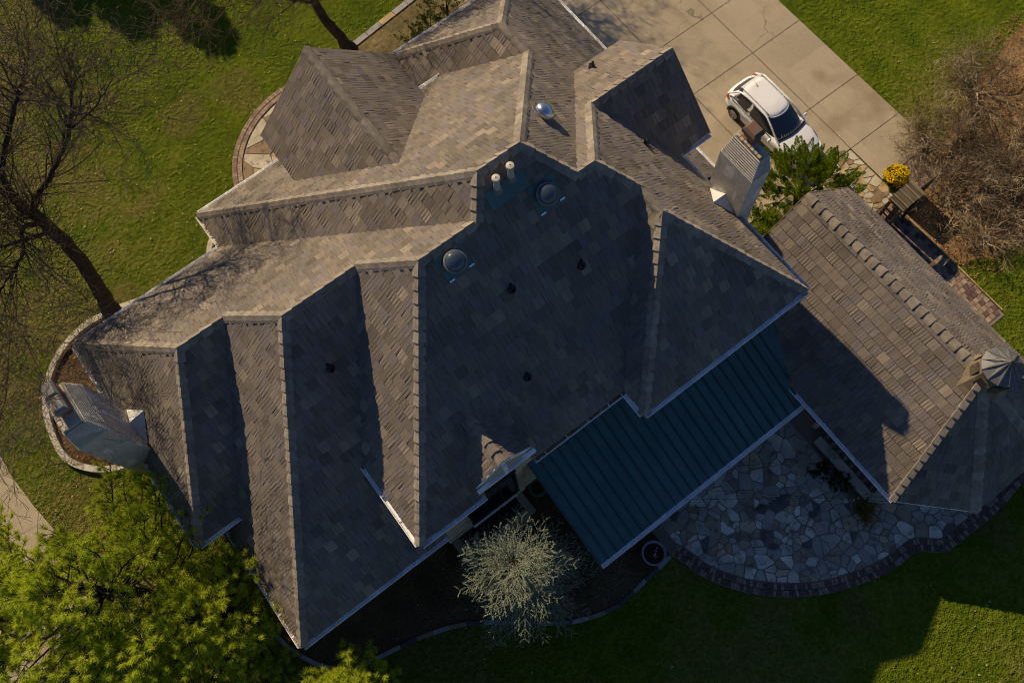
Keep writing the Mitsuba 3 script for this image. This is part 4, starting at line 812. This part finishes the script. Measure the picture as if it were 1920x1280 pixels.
for s in (-1, 1):
    X = np.linspace(.15, 3.32, 24); zz = np.interp(X, [.15, .62, 1.2, 2.2, 2.6, 3.02, 3.32], [1.0, 1.50, 1.575, 1.535, 1.37, 1.12, .955]); ww_ = np.interp(X, [.15, .62, 1.2, 2.2, 2.6, 3.02, 3.32], [.78, .655, .625, .63, .70, .765, .795])
    put('roof_frame', tube([carp(a, s * b, c) for a, b, c in zip(X, ww_, zz)], .040, 8), 'car_paint', car, smooth=60)
    X = np.linspace(.55, 2.22, 14); put('roof_rail', tube([carp(a, s * .535, 1.604 - .02 * ((a - 1.2) / 1.0) ** 2) for a in X], .016, 5), 'black_plastic', car)
    put('belt_line', tube([carp(a, s * (.815 + .03 * math.sin(a)), .965) for a in np.linspace(.45, 2.85, 14)], .014, 5), 'black_plastic', car)
    put('sill_trim', beam(carp(1.2, s * .895, .30), carp(3.2, s * .895, .30), .05, .13), 'black_plastic', car)
    for x in (1.62, 2.55): put('door_handle', box(carp(x - .25, s * .905, .83), (.035, .19, .035), bevel=.01), 'car_paint', car)
    for x in (1.32, 2.36): put('door_gap', beam(carp(x, s * .902, .40), carp(x, s * .893, .93), .012, .012, up=(0, 1, 0)), 'black_plastic', car)
    put('mirror', box(carp(2.92, s * 1.00, 1.02), (.20, .10, .14), bevel=.04), 'car_paint', car)
    put('taillight', trimesh.convex.convex_hull(np.array([carp(.06, s * .60, .92), carp(.06, s * .62, .74), carp(.13, s * .80, .92), carp(.11, s * .78, .72), carp(.36, s * .865, .88), carp(.34, s * .87, .78), carp(.2, s * .82, .96)])), 'tail_red', car)
    put('headlight', trimesh.convex.convex_hull(np.array([carp(4.50, s * .44, .66), carp(4.47, s * .46, .76), carp(4.10, s * .80, .80), carp(4.12, s * .82, .70), carp(4.36, s * .70, .64), carp(4.3, s * .66, .815)])), 'head_lens', car)
    for x in (.82, 3.62):
        t = np.linspace(0, 2 * math.pi, 24); arch = put('wheel_arch', tube([carp(x + .37 * math.cos(b), s * .905, .36 + .37 * math.sin(b)) for b in np.linspace(-.2, math.pi + .2, 16)], .035, 6), 'black_plastic', car)
        w = put('wheel', lathe([(.20, -.02), (.21, .05), (.19, .055)], 20, carp(x, s * .87, .335), (s, 0, 0)), 'dark_metal', car)
        put('tyre', lathe([(.20, -.16), (.30, -.16), (.335, -.12), (.335, .02), (.30, .06), (.215, .055)], 32, carp(x, s * .87, .335), (s, 0, 0)), 'rubber', w, smooth=40)
        rim = MB()
        for q in range(10):
            b = q * math.pi / 5 + (.09 if q % 2 else -.09); rim.add(*beam(carp(x, s * .925, .335), carp(x + .19 * math.cos(b), s * .922, .335 + .19 * math.sin(b)), .030, .022, up=(1, 0, 0)))
        rim.add(*tube([carp(x + .20 * math.cos(b), s * .922, .335 + .20 * math.sin(b)) for b in t[:-1]], .018, 6, closed=True)); put('rim', rim.get(), 'alloy', w)
put('bumper', box(carp(.05, 0, .42), (1.35, .12, .20), bevel=.05), 'black_plastic', car); put('grille', box(carp(4.52, 0, .50), (.80, .10, .16), bevel=.03), 'black_plastic', car)
put('antenna', tube([carp(.95, 0, 1.61), carp(.85, 0, 1.66), carp(.62, 0, 1.78)], [.03, .012, .004], 6), 'black_plastic', car)
put('wiper_cowl', tube([carp(3.13 + .13 * (1 - (s / .78) ** 2), s, 1.062 - .05 * (s / .78) ** 2) for s in np.linspace(-.74, .74, 16)], .050, 8), 'black_plastic', car, smooth=60)
for s in (-.28, .28): put('bonnet_crease', tube([carp(a, s * (1.25 - .18 * (a - 3.4)), lerp(ZB_, a) + .034) for a in np.linspace(3.5, 4.3, 8)], .012, 5), 'car_paint', car, smooth=60)
# ------------------------------------------------------------------ trees and plants
def grow(rng, segs, p, d, L, r, depth, up=0.12, wander=0.22, kids=(3, 5), spread=0.8, rmin=0.0075, minL=0.25):
    n = max(2, int(L / 0.28)); step = L / n; pts = [np.array(p, float)]; d = unit(d); rads = np.linspace(r, max(rmin, r * .42), n + 1)
    for i in range(n):
        d = unit(d + rng.normal(0, wander, 3) * .5 + np.array([0, 0, up * .3])); pts.append(pts[-1] + d * step)
    for i in range(n): segs.append([*pts[i], *pts[i + 1], rads[i], rads[i + 1]])
    if depth <= 0: return
    for k in range(rng.randint(*kids)):
        i = rng.randint(max(1, n // 3), n + 1); dd = unit(pts[i] - pts[i - 1]); o = unit(np.cross(dd, rng.normal(0, 1, 3)))
        l = L * rng.uniform(.38, .68)
        if l > minL: grow(rng, segs, pts[i], unit(dd * rng.uniform(.5, 1.0) + o * spread * rng.uniform(.6, 1.2)), l, rads[i] * .62, depth - 1, up, wander, kids, spread, rmin, minL)

def bare_tree(name, label, limbs, seed, twig='twig', per=2.2, tw=(1.0, 2.1), depth=3, group=None):
    """limbs: list of (points, r0, r1); twigs spring from every limb but the trunk's lower half"""
    rng = np.random.RandomState(seed); k = thing(name, label, 'tree', group); segs = []
    for q, (pts, r0, r1) in enumerate(limbs):
        P = np.array(pts, float); t = np.linspace(0, len(P) - 1, 6 * (len(P) - 1) + 1); P = np.stack([np.interp(t, np.arange(len(P)), P[:, a]) for a in range(3)], 1)
        for _ in range(3): P[1:-1] = (P[:-2] + 2 * P[1:-1] + P[2:]) / 4
        P[1:-1] += rng.normal(0, .018, P[1:-1].shape); rad = np.linspace(r0, r1, len(P)); 
        if q == 0: rad[:5] *= np.array([1.5, 1.28, 1.14, 1.06, 1.02])
        sd = 14 if q == 0 else 8; tv, tf = tube(P, rad, sd); cn = np.repeat(P, sd, 0); tv = cn + (tv - cn) * (1 + .30 * (meshkit.fbm(tv * [7, 7, 2.2], 3) - .5))[:, None]
        put('trunk' if q == 0 else 'limb', (tv, tf), 'bark', k, smooth=60)
        L = np.linalg.norm(np.diff(P, axis=0), axis=1).sum()
        for j in range(int(L * per * (.35 if q == 0 else 1))):
            i = rng.randint(int(len(P) * (.75 if q == 0 else .15)), len(P)); i = max(1, i); dd = unit(P[i] - P[i - 1]); o = unit(np.cross(dd, rng.normal(0, 1, 3)))
            grow(rng, segs, P[i], unit(dd * .7 + o * .9 + [0, 0, .1]), rng.uniform(*tw), min(.03, rad[i] * .5), depth)
    put('twigs', segs_mesh(segs, 3), twig, k, kind='stuff')
    return k, len(segs)

LT = {"trunk": [[-6.83, 20.66, 0.0], [-6.52, 21.01, 1.2], [-6.14, 21.14, 3.0], [-5.93, 21.37, 4.5], [-5.91, 21.52, 6.0], [-6.0, 21.73, 7.0]], "l1": [[-5.93, 21.5, 6.0], [-5.88, 21.91, 6.5], [-4.33, 21.38, 8.0], [-2.93, 21.07, 9.5], [-2.1, 21.45, 10.5], [-1.67, 21.88, 11.0]], "l2": [[-2.93, 21.07, 9.5], [-1.82, 20.59, 10.3], [-0.83, 20.57, 11.0]], "l3": [[-6.0, 21.73, 7.0], [-5.87, 22.28, 8.0], [-4.15, 22.28, 10.0], [-3.22, 22.07, 11.0], [-2.69, 22.23, 11.5]], "l4": [[-6.0, 21.73, 7.0], [-6.16, 21.87, 9.0], [-5.78, 21.98, 11.0]], "l5": [[-5.91, 21.52, 6.0], [-6.39, 20.96, 7.0], [-6.66, 19.65, 7.5], [-7.19, 18.83, 8.0], [-7.52, 18.24, 8.5], [-8.59, 17.57, 9.0]], "l6": [[-5.93, 21.4, 5.5], [-6.97, 20.6, 7.0], [-7.75, 20.09, 8.5]], "l7": [[-7.19, 18.83, 8.0], [-7.54, 16.94, 8.6], [-7.59, 14.89, 9.0], [-7.55, 13.37, 9.2]], "l8": [[-7.52, 18.24, 8.5], [-7.92, 16.28, 8.8], [-8.73, 14.74, 9.0], [-9.69, 13.49, 9.0]]}
RAD = dict(trunk=(.32, .19), l1=(.13, .025), l2=(.045, .012), l3=(.13, .022), l4=(.13, .03), l5=(.085, .02), l6=(.10, .02), l7=(.022, .008), l8=(.022, .008))
bare_tree('bare_tree', 'large leafless tree with thick leaning trunk at the left', [(LT[k], *RAD[k]) for k in LT], 11, per=7.0, tw=(1.1, 2.8))
bare_tree('bare_tree', 'leafless tree at the top edge beside the side gable', [([(8.03, 25.31, 0), (7.69, 25.27, 1.5), (7.33, 25.25, 3), (7.2, 25.3, 5), (7.3, 25.5, 7)], .24, .13), ([(7.2, 25.3, 5), (8.5, 25.4, 7), (9.8, 25.2, 9), (10.6, 25.0, 11)], .13, .03),
          ([(7.2, 25.3, 5), (6.0, 26.2, 7), (4.9, 27.0, 9), (4.0, 27.6, 10.5)], .13, .03), ([(7.3, 25.5, 7), (7.6, 26.4, 9), (8.0, 27, 11.5)], .15, .03), ([(8.5, 25.4, 7), (9.6, 26.6, 8.6), (10.8, 27.5, 10)], .08, .02), ([(7.25, 25.3, 6), (6.6, 24.2, 8), (6.2, 23.5, 9.6)], .09, .02), ([(7.22, 25.3, 5.4), (8.6, 24.6, 7.4), (10.2, 24.3, 9.0)], .09, .02), ([(7.3, 25.2, 3.6), (6.1, 25.6, 4.6), (4.6, 26.4, 5.2), (3.2, 26.9, 5.6)], .07, .015), ([(9.8, 25.2, 9), (11.6, 25.6, 10), (13.0, 25.9, 11)], .05, .015)], 12, per=9.0, tw=(1.2, 2.8))
bare_tree('bare_tree', 'leafless tree beyond the top edge whose shadow falls on the driveway', [([(14.5, 29.0, 0), (14.6, 29.1, 2.5), (14.4, 29.3, 5)], .26, .18), ([(14.4, 29.3, 5), (15.6, 29.2, 7), (17.0, 29.0, 9.0)], .13, .03), ([(14.4, 29.3, 5), (13.4, 29.8, 7), (12.6, 30.2, 9.5)], .13, .03), ([(14.4, 29.3, 5), (14.8, 30.3, 7.5), (15.0, 31, 10)], .13, .03), ([(14.5, 29.2, 4), (16.0, 28.6, 5.5), (17.6, 28.2, 6.8)], .09, .02)], 13, per=11, tw=(1.2, 2.6))

def needle_tufts(rng, C, A, n, L, wd, cone=1.15, droop=0.0):
    """C tuft centres, A axes; n needles each: thin triangles"""
    m = len(C); a = np.repeat(unit(A), n, 0); c = np.repeat(C, n, 0); r = rng.normal(0, 1, (m * n, 3)); r = unit(r - a * (r * a).sum(1, keepdims=True)); th = rng.uniform(.1, cone, (m * n, 1))
    d = unit(a * np.cos(th) + r * np.sin(th) - np.array([0, 0, droop])); l = (L * rng.uniform(.65, 1.1, m * n))[:, None]; b = c - a * rng.uniform(0, .16, (m * n, 1)); w = unit(np.cross(d, rng.normal(0, 1, (m * n, 3)))) * wd
    v = np.stack([b - w / 2, b + w / 2, b + d * l], 1).reshape(-1, 3); return v, np.arange(3 * m * n).reshape(-1, 3)

def pine(label, base, H, R, seed, z0=1.2, n_whorl=15, lean=(0, 0), needles=85, top_round=0.55):
    rng = np.random.RandomState(seed); k = thing('pine_tree', label, 'tree'); segs, C, A = [], [], []; b = np.array([base[0], base[1], 0.0]); tip = b + [lean[0], lean[1], H]
    put('trunk', tube([b + (tip - b) * t for t in np.linspace(0, 1, 9)], np.linspace(.26, .04, 9), 9), 'bark', k, smooth=60)
    for w in range(n_whorl):
        h = z0 + (H - z0) * (w + .5) / n_whorl; f = (h - z0) / (H - z0); Lb = R * (1 - f ** 2.2) ** .7 * (.55 + .45 * min(1, f * 3 + .55)) + .35
        for q in range(rng.randint(5, 8)):
            az = rng.uniform(0, 2 * math.pi); L = Lb * rng.uniform(.50, 1.15); p = b + (tip - b) * (h / H); d = np.array([math.cos(az), math.sin(az), .12 + .55 * f]); n = max(3, int(L / .27)); P = [p]
            for i in range(n):
                d = unit(d + rng.normal(0, .13, 3) + [0, 0, .02]); P.append(P[-1] + d * L / n)
            r = np.linspace(.045 * (.4 + L / R), .010, n + 1)
            for i in range(n): segs.append([*P[i], *P[i + 1], r[i], r[i + 1]])
            for i in range(max(1, int(n * .42)), n + 1):
                for s in range(rng.randint(2, 4)):
                    dd = unit(P[i] - P[i - 1]); o = unit(np.cross(dd, [0, 0, 1]) * rng.choice([-1, 1]) + rng.normal(0, .35, 3)); l = rng.uniform(.28, .75) * (1 if i < n else .6); e = P[i] + unit(dd * .65 + o + [0, 0, .32]) * l
                    segs.append([*P[i], *e, .010, .006]); C.append(e); A.append(unit(e - P[i]) + [0, 0, .35])
                    if l > .45: mid = P[i] * .45 + e * .55 + rng.normal(0, .10, 3); C.append(mid); A.append(unit(e - P[i] + rng.normal(0, .3, 3)) + [0, 0, .4])
            C.append(P[-1]); A.append(unit(P[-1] - P[-2]) + [0, 0, .3])
    put('branches', segs_mesh(segs, 4), 'bark', k, kind='stuff')
    C, A = np.array(C), np.array(A); v, f = needle_tufts(rng, C, A, needles, .215, .0155); put('crown', (v, f), 'pine_needle', k, kind='stuff'); return len(f)
np_ = pine('big sunlit long needled pine filling the lower left corner', (-10.2, 9.2), 8.2, 4.4, 21, n_whorl=15)
np_ += pine('smaller pine leaning over the roof corner at the bottom edge', (-8.15, 6.6), 6.6, 2.1, 22, n_whorl=12)
np_ += pine('pine at the bottom edge beside the shaded bed', (-6.4, 2.3), 5.4, 1.05, 23, n_whorl=9)
np_ += pine('pine behind the path in the far lower left', (-14.2, 11.2), 7.6, 3.2, 24, n_whorl=12)
np_ += pine('sparse pine at the very bottom of the picture', (-10.6, 5.2), 6.5, 2.6, 25, n_whorl=11)

def spruce(label, base, H, R, seed):
    rng = np.random.RandomState(seed); k = thing('blue_spruce', label, 'tree'); segs, tw = [], []; b = np.array([*base, 0.0])
    put('trunk', tube([b + [0, 0, H * t] for t in np.linspace(0, .98, 8)], np.linspace(.16, .015, 8), 8), 'bark', k, smooth=60)
    nw = 27
    for w in range(nw):
        h = .4 + (H - .55) * (w + .5) / nw; f = h / H; Lb = R * (1 - f) ** .50 + .06
        for q in range(6 if f < .85 else 5):
            az = rng.uniform(0, 2 * math.pi); L = Lb * rng.uniform(.55, 1.28); d = unit([math.cos(az), math.sin(az), -.10 + .75 * f ** 2]); p = b + [0, 0, h]; n = max(3, int(L / .27)); P = [p]
            for i in range(n): d = unit(d + rng.normal(0, .07, 3) + [0, 0, .035]); P.append(P[-1] + d * L / n)
            for i in range(n): segs.append([*P[i], *P[i + 1], .018 * (1 - i / n) + .006, .018 * (1 - (i + 1) / n) + .006]); tw.append((P[i], P[i + 1]))
            for i in range(1, n + 1):
                dd = unit(P[i] - P[i - 1]); sd = unit(np.cross(dd, [0, 0, 1]))
                for s in (-1, 1):
                    l = min(.62, (.55 * (L - i * L / n) + .20)) * rng.uniform(.6, 1.15); e = P[i] + unit(dd * .9 + sd * s * .8 + rng.normal(0, .16, 3) + [0, 0, .05]) * l; tw.append((P[i], e))
                    if l > .26: m_ = (P[i] + e) / 2; e2 = m_ + unit(dd * 1.1 + sd * s * .15 + rng.normal(0, .2, 3)) * l * .5; tw.append((m_, e2))
    put('branches', segs_mesh(segs, 3), 'bark', k, kind='stuff')
    A = np.array([t[0] for t in tw]); B = np.array([t[1] for t in tw]); ln = np.linalg.norm(B - A, axis=1); cnt = np.maximum(8, (ln / .006).astype(int)); i = np.repeat(np.arange(len(A)), cnt); t = rng.rand(len(i), 1); a = unit(B - A)[i]; c = A[i] * (1 - t) + B[i] * t
    r = rng.normal(0, 1, (len(i), 3)); r = unit(r - a * (r * a).sum(1, keepdims=True)); d = unit(a * .75 + r * .62); wv = unit(np.cross(d, rng.normal(0, 1, d.shape))) * .012
    v = np.stack([c - wv / 2, c + wv / 2, c + d * .050], 1).reshape(-1, 3); put('needles', (v, np.arange(len(v)).reshape(-1, 3)), 'spruce_needle', k, kind='stuff'); return len(i)
ns_ = spruce('silvery blue spruce beside the window well', (0.25, 1.92), 10.6, 2.2, 31)

def leaf_cloud(rng, C, A, n, L, sz):
    m = len(C); c = np.repeat(C, n, 0); a = np.repeat(unit(A), n, 0); t = rng.rand(m * n, 1); r = rng.normal(0, 1, (m * n, 3)); r = unit(r - a * (r * a).sum(1, keepdims=True)); rad = np.repeat(L[:, None], n, 0)
    p = c + a * t * rad + r * (rad * .30 * (1 - t) ** .7 * rng.uniform(.5, 1, (m * n, 1))); d = unit(a * .8 + r * .7 + rng.normal(0, .2, r.shape)); w = unit(np.cross(d, rng.normal(0, 1, d.shape))); s = sz * rng.uniform(.6, 1.2, (m * n, 1))
    v = np.stack([p - w * s * .35, p + w * s * .35, p + d * s + w * s * .2, p + d * s - w * s * .2], 1).reshape(-1, 3); return v, np.arange(4 * m * n).reshape(-1, 4)
def shrub(name, label, cat, base, R, H, plumes, seed, m, n=90, sz=.06, Lp=.5, stem='bark', group=None, lump=.25):
    rng = np.random.RandomState(seed); k = thing(name, label, cat, group); th = rng.uniform(0, 2 * math.pi, plumes); u = rng.uniform(-.12, 1, plumes); ph = np.arcsin(np.clip(u, -1, 1)); rr = rng.uniform(.30, 1.0, plumes) ** .6 * (1 + lump * np.sin(th * 3 + seed) * np.cos(ph))
    D = np.c_[np.cos(th) * np.cos(ph), np.sin(th) * np.cos(ph), np.sin(ph)]; b = np.array([*base, H * .32]); C = b + D * rr[:, None] * [R, R, H * .62]; A = unit(D + [0, 0, .75] + rng.normal(0, .25, D.shape))
    segs = [[base[0], base[1], 0, *(b + (c - b) * .25), .05, .02] for c in C[::6]] + [[*(b + (c - b) * .25), *c, .02, .008] for c in C[::6]]
    put('stems', segs_mesh(segs, 4), stem, k, kind='stuff'); put('foliage', leaf_cloud(rng, C, A, n, np.full(plumes, Lp) * rng.uniform(.6, 1.2, plumes), sz), m, k, kind='stuff'); return k
shrub('juniper', 'bright green juniper bush between right chimney and pavilion', 'shrub', (18.1, 7.0), 1.75, 3.9, 300, 41, 'juniper_leaf', 420, .036, .58, lump=.12)
shrub('juniper', 'small green juniper at the foot of the right chimney', 'shrub', (15.9, 7.1), .8, 1.9, 60, 42, 'juniper_leaf', 260, .036, .45)
for q, (x, y, r, lab) in enumerate(((11.4, 23.6, .75, 'clipped green shrub between side path and gutter'), (12.6, 24.0, .85, 'tall green shrub at the top edge beside the house'), (10.5, 23.2, .6, 'small green shrub nearest the side gable'))):
    shrub('boxwood', lab, 'shrub', (x, y), r, 1.3 + .3 * (q == 1), 60, 50 + q, 'shrub_leaf', 46, .05, .34, lump=.5)
shrub('boxwood', 'dark green shrub beside the pavilion knee wall', 'shrub', (11.72, -2.3), .34, .7, 40, 56, 'shrub_leaf', 60, .05, .2)
shrub('boxwood', 'low dark green shrub in front of the knee wall', 'shrub', (11.45, -1.55), .30, .55, 36, 57, 'shrub_leaf', 60, .05, .2)
gr = thing('ornamental_grass', 'tan tuft of ornamental grass near the pavilion corner', 'grass'); rng = np.random.RandomState(8)
v, f = needle_tufts(rng, np.array([[11.75, -3.55, .1]] * 6) + rng.normal(0, .14, (6, 3)) * [1, 1, .1], np.array([[0, 0, 1.0]] * 6), 150, .85, .016, 1.0, .18); put('blades', (v, f), 'straw', gr, kind='stuff')
mm = thing('potted_mum', 'round yellow flowering mum in a pot by the arbor', 'flower pot'); rng = np.random.RandomState(9)
put('pot', lathe([(.17, 0), (.24, .28), (.26, .30), (.23, .30)], 24, (22.2, 5.50, .03)), 'terracotta', mm, smooth=40)
u = rng.uniform(-.25, 1, 1500); th = rng.uniform(0, 2 * math.pi, 1500); s_ = np.sqrt(1 - u * u); D = np.c_[s_ * np.cos(th), s_ * np.sin(th), u]; C = np.array([22.2, 5.50, .48]) + D * [.46, .46, .40] * rng.uniform(.90, 1.04, (1500, 1)) * (.80 + .4 * meshkit.noise(D * 2.2 + 5))[:, None]
q = leaf_quads(C - [0, 0, .012], .062, rng); e = np.repeat(D, 4, 0) * rng.uniform(-.01, .02, (6000, 1)); put('flowers', (q[0] + e, q[1]), 'mum_petal', mm, kind='stuff')
put('foliage', leaf_cloud(rng, np.array([22.2, 5.50, .44]) + D[::6] * [.34, .34, .30], D[::6], 16, np.full(250, .12), .06), 'shrub_leaf', mm, kind='stuff')

def bare_shrub(label, base, R, H, seed, stems, m, depth=3):
    rng = np.random.RandomState(seed); k = thing('bare_shrub', label, 'shrub'); segs = []; main = MB()
    for s in range(stems):
        az = rng.uniform(0, 2 * math.pi); d = np.array([math.cos(az) * rng.uniform(.3, 1), math.sin(az) * rng.uniform(.3, 1), rng.uniform(.5, 1.1)]); p = np.array([*base, 0.0]) + [rng.normal(0, .12), rng.normal(0, .12), 0]; L = math.hypot(R, H) * rng.uniform(.6, 1.0); n = 9; P = [p]; d = unit(d)
        for i in range(n): d = unit(d + rng.normal(0, .16, 3) + [d[0] * .10, d[1] * .10, -.10 * i / n]); P.append(P[-1] + d * L / n)
        r = np.linspace(.036, .012, n + 1) * rng.uniform(.7, 1.3); main.add(*tube(P, r, 5))
        for i in range(2, n + 1):
            for q in range(1 + (i % 2)):
                dd = unit(P[i] - P[i - 1]); o = unit(np.cross(dd, rng.normal(0, 1, 3))); grow(rng, segs, P[i], unit(dd * .7 + o), rng.uniform(.5, 1.15), r[i] * .6, depth, up=.02, wander=.34, spread=.9, rmin=.007, minL=.16)
    put('stems', main.get(), m, k, smooth=60, kind='stuff'); put('twigs', segs_mesh(segs, 3), m, k, kind='stuff')
bare_shrub('dense dark bare shrub behind the brick landing', (25.3, 5.0), 1.6, 1.7, 61, 13, 'twig', 2)
bare_shrub('pale twisted bare shrub in the middle of the leafy bed', (24.9, 2.4), 2.0, 1.6, 62, 12, 'twig_pale', 2)
bare_shrub('pale bare shrub at the right edge of the picture', (27.6, 2.9), 2.2, 2.1, 63, 12, 'twig_pale', 2)
bare_shrub('sprawling grey bare shrub over the lawn beyond the leafy bed', (27.9, 6.3), 2.2, 1.7, 64, 12, 'twig_pale', 2)
bare_shrub('bare shrub with pale arching stems beside the pavilion lawn', (26.0, 0.6), 1.9, 1.7, 65, 12, 'twig_pale', 2)
bare_shrub('low tangled brown shrub between the garden arbor and the leafy bed', (23.3, 3.3), 1.5, 1.3, 68, 9, 'twig_pale', 2)
bare_shrub('small pale bare shrub nearest the brick walk', (22.9, 1.3), 1.3, 1.2, 69, 8, 'twig_pale', 2)
bare_shrub('thin grey shrub at the corner of the driveway', (24.5, 5.9), 1.0, 1.0, 66, 7, 'twig_pale', 2)
bare_shrub('low bare shrub in the chimney bed', (-9.3, 16.2), .9, .9, 67, 7, 'twig', 2)

def conifer(label, base, H, R, seed):
    rng = np.random.RandomState(seed); k = thing('conifer', label, 'tree'); b = np.array([*base, 0.0]); put('trunk', tube([b + [0, 0, H * t] for t in np.linspace(0, .97, 6)], np.linspace(.25, .03, 6), 8), 'bark', k, smooth=60); C, A = [], []
    for i in range(520):
        f = rng.rand() ** .75; h = .5 + (H - .6) * f; r = (R * (1 - f) ** .85 + .1) * rng.uniform(.35, 1.05); a = rng.uniform(0, 2 * math.pi); C.append(b + [r * math.cos(a), r * math.sin(a), h]); A.append([math.cos(a), math.sin(a), -.05])
    put('foliage', leaf_cloud(rng, np.array(C), np.array(A), 26, np.full(520, .75), .16), 'conifer_leaf', k, kind='stuff')
conifer('tall dark conifer beyond the top left edge', (2.9, 43.3), 10.5, 2.3, 71); conifer('second dark conifer beyond the top left edge', (-1.6, 46.8), 9.0, 1.8, 72); conifer('third dark conifer beyond the top left edge', (.6, 44.5), 9.2, 2.2, 73)
